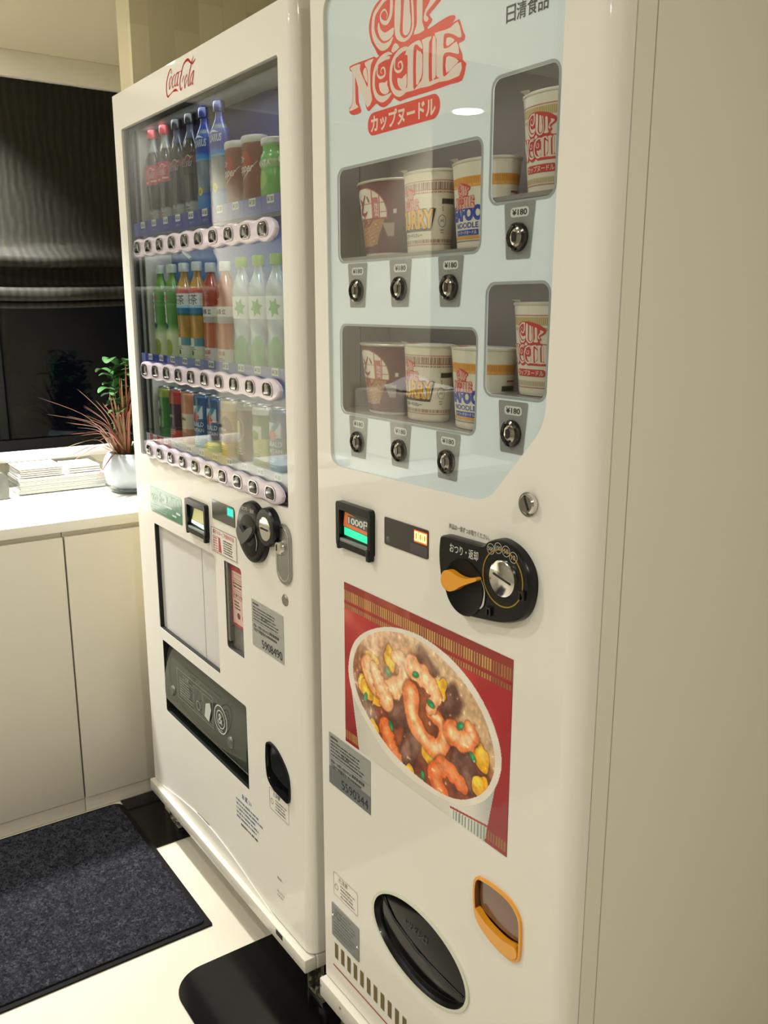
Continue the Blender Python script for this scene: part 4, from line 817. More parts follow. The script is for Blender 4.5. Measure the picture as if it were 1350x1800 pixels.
def pepper():
    t = thing('wide_soda_bottle', '', 'bottle', (0, 0, 0), world=False); P_ = CANP
    surf('body', *P_, 0, .116, lambda A, z: mixc(mixc(base(A.shape, '7a2a2c'), hexc('a8302e'), ((A + 5) / 38) ** 2 + ((z - .078) / .02) ** 2 < 1), hexc('c9a9a4'), np.abs(z - (.045 + .0004 * (A + 20))) < .0013 * (np.abs(A) < 62)), PR, t, 72, 60, ky=.68)
    wrap_print(t, 'name_print', 'ded6d0', lambda m: (text(m, 'Dr', -.016, .002, .078, .090, 0, shear=.3, bold=.01), text(m, 'Pepper', -.030, .026, .056, .076, 0, stretch=True, shear=.35, bold=.015)), rfn(P_), ky=.68)
    m = MB().lathe([(0, -.001), (.032, -.001), (.034, .002), (.034, .009), (.032, .012), (0, .0125)], 36, 0, 0, .112, cap=False); flatten(m.bm, .68); m.build('lid', mat('lid_white', 'd9d6cf', .4), t)
    m = MB().lathe([(0, 0), (.034, 0), (.034, .006), (.0325, .007)], 36, 0, 0, 0, cap=False); flatten(m.bm, .68); m.build('base_ring', mat('lid_white', 'd9d6cf', .4), t); return t
MELP = prof2([(0, .030), (.006, .0325), (.045, .0325), (.058, .0305), (.07, .0325), (.082, .030), (.088, .026), (.10, .026), (.104, .0255)])
def melon():
    t = thing('green_soda_bottle', '', 'bottle', (0, 0, 0), world=False)
    def col(A, z):
        c = base(A.shape, '63b457'); c = mixc(c, hexc('9acb62'), ((A + 10) / 30) ** 2 + ((z - .04) / .016) ** 2 < 1); c = mixc(c, hexc('b9c7a4'), ((z > .062) & (z < .074)) * .8); c = mixc(c, hexc('5a6b50'), (z > .086) & (np.abs(A + 45) < 26)); return c
    surf('body', *MELP, 0, .104, col, PR, t, 60, 40, ky=.68)
    wrap_print(t, 'name_print', 'e6eddc', lambda m: text(m, 'FANTA', -.024, .022, .063, .073, 0, stretch=True, bold=.03), rfn(MELP), ky=.68, off=.001)
    m = MB().lathe([(0, -.001), (.026, -.001), (.029, .001), (.029, .009), (.027, .011), (0, .0115)], 36, 0, 0, .10, cap=False); flatten(m.bm, .68); m.build('lid', mat('lid_white', 'd9d6cf', .4), t)
    m = MB().lathe([(0, 0), (.034, 0), (.034, .005), (.0325, .006)], 36, 0, 0, 0, cap=False); flatten(m.bm, .68); m.build('base_ring', mat('lid_white', 'd9d6cf', .4), t); return t
def greentea():
    t = thing('green_tea_bottle', '', 'bottle', (0, 0, 0), world=False)
    def col(A, z):
        c = base(A.shape, '4f8238'); c = mixc(c, hexc('c2cda0'), 1 - sst(.055, .085, z)); c = mixc(c, hexc('6e9a3c'), sst(.15, .17, z)); return c
    surf('body', *PETP, 0, .192, col, PR, t)
    lb = surf('label', *PETP, .004, .148, lambda A, z: mixc(mixc(mixc(mixc(base(A.shape, '4d8a3c'), hexc('c9d2a8'), 1 - sst(.05, .08, z)), hexc('ebe9dd'), (np.abs(A + 16) < 15) & (z > .078)), hexc('8a9a2e'), ((A - 2) / 34) ** 2 + ((z - .022) / .02) ** 2 < 1), hexc('c23a2c'), ((A - 10) / 9) ** 2 + ((z - .136) / .0045) ** 2 < 1), PRM, t, 80, 60, .0005)
    def nm(m):
        for k, ch in enumerate('あやたか'): text(m, ch, -.0145, -.0035, .130 - .0145 * k, .1425 - .0145 * k, 0, bold=.035)
    wrap_print(lb, 'label_name', '20241c', nm, rfn(PETP), off=.0011)
    wrap_print(lb, 'crest', '27365e', lambda m: m.flat([(-.018, .074), (-.008, .080), (.002, .074), (.004, .070), (-.004, .064), (-.014, .066)], 0), rfn(PETP), off=.0012)
    capobj(t, .190, 'cfd3c6'); return t
def blend():
    t = thing('barley_tea_bottle', '', 'bottle', (0, 0, 0), world=False)
    surf('body', *PETP, 0, .192, lambda A, z: mixc(base(A.shape, 'c9953f'), hexc('a8843a'), .5 + .5 * np.sin(np.radians(A * 4) + z * 60)), PR, t)
    def lab(A, z):
        c = base(A.shape, 'dfe2dc'); c = mixc(c, hexc('c0392f'), z > .143); c = mixc(c, hexc('2d6f9e'), z < .112); c = mixc(c, hexc('a7d0e2'), (z > .112) & (z < .118)); return mixc(c, hexc('3c6a4a'), z < .100)
    lb = surf('label', *PETP, .096, .154, lab, PRM, t, 60, 30, .0005)
    wrap_print(lb, 'label_name', '2e3a44', lambda m: text(m, '茶茶', -.024, .024, .119, .141, 0, stretch=True), rfn(PETP), off=.0011)
    lb2 = surf('lower_label', *PETP, .002, .048, lambda A, z: mixc(mixc(base(A.shape, 'd9ddc4'), hexc('5d8f9c'), (z > .03) & (A > 8)), hexc('cfd6b0'), z < .012), PRM, t, 50, 20, .0005)
    wrap_print(lb2, 'lower_print', '5a6b45', lambda m: (m.flat(circ(-.002, .016, .006, n=8), 0), lines(m, -.014, .014, .022, .03, 2, 0)), rfn(PETP), off=.001)
    capobj(t, .190, 'd8dad2'); return t
def redtea():
    t = thing('red_tea_bottle', '', 'bottle', (0, 0, 0), world=False)
    surf('body', *PETP, 0, .192, lambda A, z: mixc(mixc(base(A.shape, 'b4482c'), hexc('d88a62'), 1 - sst(.07, .095, z)), hexc('8e3320'), .35 + .35 * np.sin(np.radians(A * 5) + z * 40) * (z > .11)), PR, t)
    lb = surf('label', *PETP, .082, .115, lambda A, z: mixc(base(A.shape, 'e7e1d8'), hexc('b3aaa4'), z < .094), PRM, t, 50, 14, .0005)
    wrap_print(lb, 'label_name', '6a5550', lambda m: text(m, '日の茶 紅', -.022, .022, .099, .110, 0, stretch=True, bold=.02), rfn(PETP), off=.0011)
    lb2 = surf('lower_label', *PETP, .002, .030, lambda A, z: base(A.shape, 'e6ddd2'), PRM, t, 50, 10, .0005)
    wrap_print(lb2, 'lower_print', 'c05a52', lambda m: (text(m, '秋の茶', -.016, .016, .016, .026, 0, stretch=True, bold=.02), lines(m, -.014, .014, .005, .013, 2, 0)), rfn(PETP), off=.0011)
    capobj(t, .185, 'd8dad2'); return t
def water(blue=False):
    t = thing('water_bottle', '', 'bottle', (0, 0, 0), world=False)
    P_ = PETP
    surf('body', *P_, 0, .192, lambda A, z: mixc(mixc(base(A.shape, '9fb0bc'), hexc('cdd6da'), (.5 + .5 * np.sin(np.radians(A * 3) + z * 120)) ** 3), hexc('57a35a'), ((z < .05 + .012 * np.sin(np.radians(A * 3))) & (np.abs(A) < 70)) * .75), PR, t)
    lb = surf('label', *P_, .092, .134, lambda A, z: base(A.shape, 'dfe5df'), PRM, t, 60, 16, .0005)
    def star(m):
        pts = []
        for k in range(12): a = PI / 6 * k + .2; r = (.0185 if k % 2 == 0 else .010); pts.append((.001 + r * math.cos(a), .113 + r * math.sin(a)))
        m.flat(pts, 0)
    wrap_print(lb, 'green_star', '4fa552', star, rfn(P_), off=.0011, phi0=.45)
    wrap_print(lb, 'label_name', '8a9a8e', lambda m: text(m, 'い・ろ・は・す', -.028, -.018, .10, .13, 0), rfn(P_), off=.0011)
    capobj(t, .190, '7fae3e'); return t
CAN2 = prof2([(0, .024), (.003, .0265), (.008, .028), (.06, .028), (.112, .028), (.118, .0265), (.122, .025)])
def can(c1, kind):
    t = thing('coffee_can' if kind != 'g' else 'tea_can', '', 'can', (0, 0, 0), world=False); P_ = CAN2
    def col(A, z):
        c = base(A.shape, c1)
        if kind == 'em':
            c = mixc(c, hexc('dfe3e4'), (np.abs(A + 5) < 60) & (z > .07) & (z < .098)); c = mixc(c, hexc('5f8fa8'), (np.abs(A - 10 - (z - .084) * 1500) < 16) & (z > .07) & (z < .1)); c = mixc(c, hexc('c25548'), ((A - 5) / 24) ** 2 + ((z - .074) / .010) ** 2 < 1); c = mixc(c, hexc('4f9bb5'), (z < .032))
        if kind == 'be': c = mixc(c, hexc('8a5a44'), ((A - 20) / 42) ** 2 + ((z - .06) / .03) ** 2 < 1); c = mixc(c, hexc('d8c2a0'), z > .1)
        if kind == 'br': c = mixc(c, hexc('b0785c'), (((A + 5) / 44) ** 2 + ((z - .07) / .026) ** 2 < 1)); c = mixc(c, hexc('5c4036'), (((A + 5) / 38) ** 2 + ((z - .07) / .022) ** 2 < 1)); c = mixc(c, hexc('8d8a7c'), z > .108)
        if kind == 'gy': c = mixc(c, hexc('d8cf8a'), z < .06); c = mixc(c, hexc('dfe0cf'), (np.abs(A) < 40) & (z > .06) & (z < .085)); c = mixc(c, hexc('7fa04a'), ((A - 0) / 28) ** 2 + ((z - .066) / .010) ** 2 < 1); c = mixc(c, hexc('cfd3c4'), z > .106)
        if kind == 'g': c = mixc(c, hexc('e4e6dc'), (np.abs(A + 15) < 13) & (z > .03) & (z < .09)); c = mixc(c, hexc('9aa84a'), z > .1)
        if kind == 'dr': c = mixc(c, hexc('c04434'), z < .03); c = mixc(c, hexc('b04038'), z > .09)
        if kind == 'or': c = mixc(c, hexc('e2cdb4'), (z > .04) & (z < .075))
        return c
    surf('body', *P_, 0, .122, col, PR, t, 64, 60, ky=.7)
    if kind == 'em': wrap_print(t, 'name_print', 'd5dde2', lambda m: (text(m, 'EMERALD', -.030, .028, .053, .063, 0, stretch=True, bold=.03), text(m, 'MOUNTAIN', -.030, .028, .041, .049, 0, stretch=True, bold=.02), lines(m, -.015, .015, .012, .026, 3, 0)), rfn(P_), ky=.7)
    elif kind == 'br': wrap_print(t, 'name_print', 'd9c08c', lambda m: (m.flat(rr(-.004, .006, .062, .088, .001), 0), lines(m, -.02, .02, .018, .034, 3, 0)), rfn(P_), ky=.7)
    else: wrap_print(t, 'name_print', {'g': '1f3320', 'dr': 'd8c8b0', 'or': '8a4a30', 'be': 'efe0c2', 'gy': '3d5a3c'}[kind], lambda m: (text(m, '茶' if kind == 'g' else 'coffee', -.012, .012, .05, .075, 0, bold=.01), lines(m, -.016, .016, .018, .032, 3, 0, seed=2)), rfn(P_), ky=.7)
    m = MB().lathe([(0, .121), (.024, .1212), (.0255, .1235), (.0245, .1245), (.0235, .1225), (0, .1225)], 32, 0, 0, 0, cap=False); flatten(m.bm, .7); m.build('can_lid', STEEL, t)
    return t
ORD = ['first', 'second', 'third', 'fourth', 'fifth', 'sixth', 'seventh', 'eighth', 'ninth', 'tenth']
def row(ri, zs, items):
    made = {}
    for i, (key, maker, desc) in enumerate(items):
        loc = (PX[i] + (.004 if i > 5 else 0), .053, zs)
        if key in made: o = copy_tree(made[key], loc)
        else: o = maker(); o.location = loc; made[key] = o
        o['label'] = desc + ', ' + ORD[i] + ' on the ' + ('top', 'middle', 'bottom')[ri] + ' shelf'
        o['group'] = 'drinks on the ' + ('top', 'middle', 'bottom')[ri] + ' shelf of the drink machine'
row(0, 1.573, [('c', lambda: cola(False), 'red-capped cola bottle with a red label')] * 2 + [('z', lambda: cola(True), 'black-capped dark cola bottle')] * 2 + [('a', aquarius, 'blue sports drink bottle with a navy cap')] * 2 + [('p', pepper, 'dark red soda bottle with a white lid')] * 2 + [('m', melon, 'bright green soda bottle with a white lid')] * 2)
row(1, 1.279, [('g', greentea, 'green tea bottle with a white vertical label')] * 2 + [('b', blend, 'amber tea bottle with red and blue label')] * 2 + [('r', redtea, 'reddish tea bottle with a white band')] * 2 + [('w', water, 'clear water bottle with green cap and green star label')] * 4)
row(2, 1.082, [('g', lambda: can('3f7a3a', 'g'), 'green tea can'), ('d', lambda: can('4a2a3a', 'dr'), 'dark red can'), ('o', lambda: can('c98a66', 'or'), 'orange-beige can'), ('e', lambda: can('47688e', 'em'), 'blue and white coffee can'), ('e', None, 'blue and white coffee can'),
   ('b', lambda: can('c9a06e', 'be'), 'beige coffee can'), ('r', lambda: can('5e4a40', 'br'), 'brown coffee can with a round emblem'), ('y', lambda: can('6b8a5c', 'gy'), 'green and cream can'), ('e', None, 'blue and white coffee can'), ('d', None, 'dark red can')])

# ================================================================== NOODLE VENDING MACHINE
NK = thing('noodle_vending_machine', 'white cup noodle vending machine with a red logo and a noodle soup poster', 'vending machine', (-.963, .4, 0))
GL = [(-1.227, 1.800)] + [(-1.190, 1.838), (-.760, 1.838), (-.733, 1.81), (-.7345, 1.268), (-.742, 1.248), (-.828, 1.155), (-.850, 1.145), (-1.188, 1.142), (-1.212, 1.150), (-1.222, 1.172)]
def rounded(poly, r, n=5):
    out = []; N = len(poly)
    for i in range(N):
        p, a, b_ = Vector(poly[i]), Vector(poly[i - 1]), Vector(poly[(i + 1) % N]); u = (a - p); v = (b_ - p); k = min(r, u.length * .45, v.length * .45); u.normalize(); v.normalize(); s0 = p + u * k; s1 = p + v * k
        for j in range(n + 1): t = j / n; q = s0 * (1 - t) ** 2 + p * 2 * t * (1 - t) + s1 * t * t; out.append((q.x, q.y))
    return out
GLO = rounded([(-1.226, 1.835), (-.733, 1.835), (-.7385, 1.258), (-.838, 1.1475), (-1.220, 1.1425)], .026)
OVAL = circ(-.973, .392, .1235, .0705, 56)
AMB = cr_spline([(-.8395, .590), (-.834, .6045), (-.822, .6085), (-.795, .611), (-.765, .608), (-.746, .594), (-.7415, .570), (-.742, .535), (-.748, .522), (-.765, .517), (-.80, .521), (-.829, .535), (-.838, .556)], 4)
d2 = MB().plate([(-1.262, .143), (-.690, .143), (-.690, 1.865), (-1.262, 1.865)], 0, .02, [GLO, OVAL, AMB, rr(-.797 + .0, -.789, 1.0, 1.001, 0)][:3])
prof = [(-.690, 0)] + [(-.690 + .023 * math.sin(a), .023 - .023 * math.cos(a)) for a in [PI / 2 * k / 8 for k in range(1, 9)]] + [(-.667, .034), (-.690, .034)]
m = MB(); lo_ = [m.v(x, y, .143) for x, y in prof]; hi_ = [m.v(x, y, 1.865) for x, y in prof]
for i in range(len(prof)): j = (i + 1) % len(prof); m.f([lo_[i], lo_[j], hi_[j], hi_[i]])
m.f(lo_); m.f(hi_); d2.merge(m.bm)
prof = [(-1.262, .02), (-1.262, .036), (-1.255, .036), (-1.255, .02)]
m = MB(); m.box(-1.262, -1.25, .0205, .035, .143, 1.865); d2.merge(m.bm)
D2 = d2.build('door', ENAMEL, NK)
m = MB(); m.box(-.690, -.6675, .0365, .72, .143, 1.862, .001); m.box(-1.258, -1.246, .038, .72, .143, 1.862); m.box(-1.245, -.691, .70, .72, .143, 1.862); m.box(-1.245, -.691, .14, .699, 1.85, 1.862); m.box(-1.245, -.691, .14, .699, .143, .155)
m.build('cabinet', ENAMEL2, NK)
MB().box(-.6675, -.6672, .066, .0675, .143, 1.862).build('side_seam', mat('seam_shadow', 'a29d8a', .6), NK)
m = MB(); m.box(-1.264, -.665, -.014, .012, .100, .1395, .003); m.box(-1.264, -1.245, .013, .6, .100, .1395, .002); m.box(-.690, -.665, .013, .6, .100, .1395, .002); m.build('base_rail', mat('rail_enamel'), NK)
for x in (-1.259, -1.19, -1.12): MB().lathe([(.0, -.0148), (.0022, -.0146), (.003, -.0141)], 10, x, 0, .125, axis='y', cap=False).build('rivet', STEEL, NK)
foot(-1.222, .045, NK); foot(-.72, .045, NK)
# window panel: pale bluish sheet with four openings, seen behind clear glass
WIN = [rr(-1.1975, -.871, 1.461, 1.592, .012), rr(-1.195, -.8725, 1.2315, 1.3645, .012), rr(-.8525, -.746, 1.515, 1.653, .012), rr(-.8535, -.7475, 1.286, 1.4195, .012)]
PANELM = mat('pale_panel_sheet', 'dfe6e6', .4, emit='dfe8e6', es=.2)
k_ = lambda p, k: [(-.979 + (a + .979) * k, 1.49 + (b_ - 1.49) * k) for a, b_ in p]
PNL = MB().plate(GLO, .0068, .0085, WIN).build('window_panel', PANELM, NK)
def grow(w_, g): xs = [p[0] for p in w_]; zs = [p[1] for p in w_]; return rr(min(xs) - g, max(xs) + g, min(zs) - g, max(zs) + g, .012 + g)
m = MB()
for w_ in WIN: m.flat(grow(w_, .0035), .0064, [w_])
m.build('window_border', ink('aeb4b2'), PNL, fix=False)
MB().plate(k_(GLO, 1.004), .0095, .012, [k_(GLO, .992)]).build('panel_seal', mat('seal_grey', '4f524e', .5), NK)
MB().plate(k_(GLO, .998), .0015, .004).build('display_glass', glassmat('noodle_glass', 'f6f8f7', .8, 1.5), NK)
# interior
INT = mat('interior_taupe', '8c827c', .6); SH2 = mat('interior_shelf', '8c867e', .4, coat=.2)
m = MB(); m.box(-1.244, -1.238, .0205, .13, 1.15, 1.70); m.box(-.735, -.729, .0205, .13, 1.15, 1.70); m.box(-1.244, -.729, .131, .136, 1.15, 1.70); m.box(-1.237, -.736, .0205, .13, 1.695, 1.70); m.box(-1.237, -.736, .0205, .13, 1.15, 1.155)
m.build('display_liner', INT, NK)
MB().box(-1.2378, -1.2372, .070, .0715, 1.156, 1.694).build('liner_seam', mat('liner_seam', '5a5550', .6), NK)
for x0, x1, z in ((-1.237, -.864, 1.4665), (-1.237, -.864, 1.2315), (-.8575, -.736, 1.5225), (-.8575, -.736, 1.2855)):
    MB().box(x0, x1, .0105, .129, z - .006, z - .0005).build('shelf', SH2, NK)
# fill lights added to brighten the machines' displays; no fixtures stand for them
def inner_fill(root, x, y, z, lx, p, col=(1, .97, .92)):
    ld = bpy.data.lights.new('interior_fill_light', 'AREA'); ld.shape = 'RECTANGLE'; ld.size = lx; ld.size_y = .02; ld.energy = p; ld.color = col; ld.spread = math.radians(170)
    o = bpy.data.objects.new('interior_fill_light', ld); C.objects.link(o); o.parent = root; o.matrix_parent_inverse = Matrix.Translation(-Vector(root['at'])); o.location = (x, y, z); return o
inner_fill(NK, -1.05, .03, 1.690, .34, .16); inner_fill(NK, -1.05, .03, 1.455, .34, .13); inner_fill(NK, -.797, .03, 1.690, .1, .05); inner_fill(NK, -.797, .03, 1.512, .1, .04)
for z_, p_ in ((1.783, .34), (1.556, .42), (1.262, .42)): inner_fill(DK, -1.73, .04, z_, .68, p_, (.95, .98, 1))
# logo
def logo_red(m, f, y, sc=1):
    for k, p in enumerate(LOGO['sil']): m.flat([f(a, b_) for a, b_ in cr_spline(p, 2)], y - k * 4e-5)
def logo_cream(m, f, y, sc=1):
    for p in LOGO['cream']: m.flat([f(a, b_) for a, b_ in cr_spline(p, 2)], y)
    for s_ in LOGO['strokes']: m.ribbon([(*f(a, b_), w_ / 1000 * sc) for a, b_, w_ in s_], y)
f1 = lambda a, b_: (a / 1000, b_ / 1000)
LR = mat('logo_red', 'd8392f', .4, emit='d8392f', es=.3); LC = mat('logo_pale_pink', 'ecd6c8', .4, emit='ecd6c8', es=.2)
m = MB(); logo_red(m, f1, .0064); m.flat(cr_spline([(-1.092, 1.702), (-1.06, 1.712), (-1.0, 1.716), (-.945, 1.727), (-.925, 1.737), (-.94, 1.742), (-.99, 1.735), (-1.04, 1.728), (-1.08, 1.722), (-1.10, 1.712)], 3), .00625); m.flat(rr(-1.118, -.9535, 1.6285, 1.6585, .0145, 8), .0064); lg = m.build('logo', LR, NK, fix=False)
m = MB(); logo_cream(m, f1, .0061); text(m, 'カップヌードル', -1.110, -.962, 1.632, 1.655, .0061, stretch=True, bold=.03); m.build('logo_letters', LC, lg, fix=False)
m  = MB()
for k, ch in enumerate('日清食品'):
    for q in range(4): text(m, ch, -.8335 + .0172 * k + .0005 * (q % 2), -.8335 + .0172 * k + .0153 + .0005 * (q % 2), 1.7085 + .0005 * (q // 2), 1.726 + .0005 * (q // 2), .0064 - .00003 * q, stretch=True)
m; m.build('maker_name', ink('3a3b38'), PNL, fix=False)
# price plates and buttons
PLM = mat('plate_grey', '9b9d9a', .4); BTM = mat('dark_chrome', '4a4844', .16, metal=1)
for x, z in ((-1.147, 1.417), (-1.038, 1.418), (-.927, 1.418), (-.801, 1.473), (-1.147, 1.188), (-1.036, 1.189), (-.926, 1.188), (-.801, 1.241)):
    p = MB().flat(rounded([(x - .0205, z - .025), (x + .0205, z - .025), (x + .027, z + .0395), (x - .026, z + .0395)], .003, 3), .0062).build('price_plate', PLM, NK, fix=False)
    MB().flat(rr(x - .0145, x + .0165, z + .0225, z + .0335, .0045), .0059).build('price_tag', ink('e9e8e2'), p, fix=False)
    m = MB(); text(m, '¥180', x - .0115, x + .0135, z + .0245, z + .0315, .0056, stretch=True, bold=.02); m.build('price_print', ink('26282c'), p, fix=False)
    m = MB().lathe([(.0115, .0005), (.0130, -.0015), (.0158, .0003), (.0168, .0035), (.0168, .0058)], 36, x, 0, z, axis='y', cap=False); bt = m.build('button', BTM, NK)
    m = MB().lathe([(.0, -.0012), (.006, -.0010), (.0095, .0002), (.0113, .0010), (.0115, .003)], 28, x, 0, z, axis='y', cap=False); m.build('button_face', mat('button_chrome', 'a5a29c', .1, metal=1), bt)
    MB().plate(rr(x - .0035, x + .0035, z - .0060, z + .0060, .003), -.0020, -.0011).build('button_insert', mat('button_dark_insert', '2c2a28', .15, coat=.6), bt)
# --- cups on display
def conef(r0, r1, h_): return lambda z: r0 + (r1 - r0) * min(max(z / h_, -.1), 1.1)
def lid(t, r, h_, ky, tab):
    m = MB().lathe([(0, h_ + .0012), (r - .001, h_ + .0012), (r + .0012, h_ + .0005), (r + .0014, h_ - .002), (r - .0005, h_ - .0035), (r - .003, h_ - .002)], 56, 0, 0, 0, cap=False); flatten(m.bm, ky)
    l_ = m.build('lid', mat('paper_lid', 'd6cfbd', .45), t)
    if tab:
        m = MB(); a = math.radians(-32); q = []
        for k in range(9): b_ = a + (k - 4) * .05; q.append((m.v(r * math.sin(b_), -r * math.cos(b_) * ky, h_ + .0015), m.v((r + .010 * math.cos((k - 4) * .35)) * math.sin(b_), -(r + .010 * math.cos((k - 4) * .35)) * math.cos(b_) * ky, h_ + .004)))
        for c0, c1 in zip(q, q[1:]): m.f([c0[0], c1[0], c1[1], c0[1]])
        m.build('lid_tab', mat('paper_lid'), l_, fix=False)
        m = MB(); m.lathe([(0, h_ + .0022), (.009, h_ + .0020)], 16, (r - .012) * math.sin(a), -(r - .016) * math.cos(a) * ky, 0, cap=False); m.build('lid_seal', ink('c8322e'), l_)
def stripes(A, n, duty=.5): return ((A / 360 * n) % 1) < duty
def cupwrap(name, r0, r1, h_, col, ky):
    t = thing(name, '', 'cup', (0, 0, 0), world=False); f = conef(r0, r1, h_)
    def pos(U, V):
        z = V * h_; a = 2 * PI * (U - .5); r = r0 + (r1 - r0) * V - .0012 * (V < .02); return r * np.sin(a), -r * np.cos(a) * ky, z
    painted_grid('cup_body', 300, 90, pos, lambda U, V: col(360 * (U - .5), 1 - V), PRM, t)
    m = MB().lathe([(0, .002), (r0 - .002, .002), (r0 - .0015, 0)], 48, 0, 0, 0, cap=False); flatten(m.bm, ky); m.build('cup_base', mat('cup_base', 'e6dfcc', .5), t)
    return t, f
def small_logo(t, f, ky, cx, cz, sc, cream):
    g = lambda a, b_: ((a + 1036) / 1000 * sc + cx, (b_ - 1715) / 1000 * sc * 1.35 + cz)
    m = MB(); logo_red(m, g, 0); bend(m.bm, f, .0006); flatten(m.bm, ky); lg = m.build('logo', ink('cf3f3a'), t, fix=False, smooth=False)
    m = MB(); logo_cream(m, g, 0, sc); bend(m.bm, f, .0011); flatten(m.bm, ky); m.build('logo_letters', ink(cream), lg, fix=False, smooth=False)
def curry():
    def col(A, t):
        c = base(A.shape, 'e3dbc4'); c = mixc(c, hexc('b0584a'), np.abs(t - .135) < .006); c = mixc(c, hexc('86503e'), (t > .155) & (t < .235) & stripes(A, 84, .6)); c = mixc(c, hexc('86503e'), (t > .262) & (t < .288) & stripes(A, 84, .6))
        c = mixc(c, hexc('b0584a'), np.abs(t - .247) < .004); c = mixc(c, hexc('8a5644'), (t > .835) & (t < .885) & stripes(A, 84, .6)); c = mixc(c, hexc('b0584a'), np.abs(t - .905) < .006)
        c = mixc(c, hexc('3a3a2a'), (t > .345) & (t < .42) & (A > 66) & (A < 112)); return c
    t, f = cupwrap('curry_noodle_cup', .040, .048, .108, col, .58)
    small_logo(t, f, .58, -.012, .0675, .165, 'e6b8a8')
    def outl(m, c_, o_, y):
        bm_ = text_bm('CURRY', -.042 - o_ / 2, .036 + o_, .0315 - o_, .0575 + o_, 0, stretch=True, bold=.05 if not c_ else .085); m.merge(bm_)
    bk = wrap_print(t, 'name_shadow', '2c2418', lambda m: (outl(m, 1, .0012, 0), m.flat([(-.038, .0285), (.030, .0285), (.040, .0575), (.036, .0575), (.030, .0330), (-.038, .0330)], -.0001)), f, .58, .0006)
    wrap_print(bk, 'name_letters', 'e3a824', lambda m: outl(m, 0, 0, 0), f, .58, .0011)
    wrap_print(t, 'sub_name', '3a342a', lambda m: text(m, 'カップヌードルカレー', -.034, .014, .0205, .0265, 0, stretch=True, bold=.03), f, .58)
    wrap_print(t, 'jas_mark', '7a6c56', lambda m: (m.flat(circ(.052, .041, .0082), 0, [circ(.052, .041, .0074)]), text(m, 'JAS', .0475, .0565, .0385, .0435, 0), lines(m, .0475, .0565, .024, .031, 2, 0), text(m, 'S', .052, .057, .054, .060, 0)), f, .58)
    lid(t, .048, .108, .58, True); return t
def seafood():
    def col(A, t):
        c = base(A.shape, 'e6dfcb'); c = mixc(c, hexc('3b4566'), np.abs(t - .15) < .005); c = mixc(c, hexc('dd9a3c'), (t > .18) & (t < .30)); c = mixc(c, hexc('b97f36'), (t > .195) & (t < .265) & stripes(A, 110, .3)); c = mixc(c, hexc('e2b676'), (t > .272) & (t < .295) & stripes(A, 110))
        c = mixc(c, hexc('dca24c'), (t > .855) & (t < .895)); c = mixc(c, hexc('3b4566'), np.abs(t - .915) < .005); c = mixc(c, hexc('3a3d2c'), (t > .44) & (t < .51) & (A > 70) & (A < 112)); c = mixc(c, hexc('b23a2c'), (t > .37) & (t < .40) & (A > 82) & (A < 108)); return c
    t, f = cupwrap('seafood_noodle_cup', .046, .056, .108, col, .58)
    small_logo(t, f, .58, -.010, .0605, .175, 'e6b8a8')
    bl = wrap_print(t, 'name_letters', '2f4aa6', lambda m: (text(m, 'SEAFOOD', -.048, .040, .034, .0535, 0, stretch=True, bold=.065), text(m, 'NOODLE', -.030, .018, .0255, .0325, 0, stretch=True, bold=.02), m.flat(rr(-.03, .018, .0165, .0235, .001), 0)), f, .58)
    wrap_print(bl, 'sub_name', 'e6e0cc', lambda m: text(m, 'シーフードヌードル', -.027, .015, .0178, .0222, 0, stretch=True, bold=.02), f, .58, .0011)
    lid(t, .056, .108, .58, True); return t
def regular(h_):
    def col(A, t):
        c = base(A.shape, 'e8e1cf'); c = mixc(c, hexc('b5503f'), np.abs(t - .135) < .0045); c = mixc(c, hexc('b29a5a'), (t > .155) & (t < .235) & stripes(A, 100)); c = mixc(c, hexc('d8c9a0'), (t > .155) & (t < .235) & ~stripes(A, 100)); c = mixc(c, hexc('b29a5a'), (t > .262) & (t < .290) & stripes(A, 100))
        c = mixc(c, hexc('b29a5a'), (t > .84) & (t < .89) & stripes(A, 100)); c = mixc(c, hexc('b5503f'), np.abs(t - .91) < .0045); return c
    t, f = cupwrap('noodle_cup', .0345, .0455, h_, col, .6)
    g = lambda a, b_: ((a + 1036) / 1000 * .30, (b_ - 1715) / 1000 * .385 + .057 * h_ / .112)
    m = MB(); logo_red(m, g, 0); bend(m.bm, f, .0006); m.flat; flatten(m.bm, .6); lg = m.build('logo', ink('cf3f3a'), t, fix=False, smooth=False)
    m = MB(); logo_cream(m, g, 0, .3); bend(m.bm, f, .0011); flatten(m.bm, .6); m.build('logo_letters', ink('ecd9c8'), lg, fix=False, smooth=False)
    pl = wrap_print(t, 'name_pill', 'cf3f3a', lambda m: m.flat(rr(-.025, .025, .0235, .0325, .0042), 0), f, .6)
    wrap_print(pl, 'sub_name', 'ecd9c8', lambda m: text(m, 'カップヌードル', -.022, .022, .0245, .0315, 0, stretch=True, bold=.02), f, .6, .0011)
    lid(t, .0455, h_, .6, True); return t
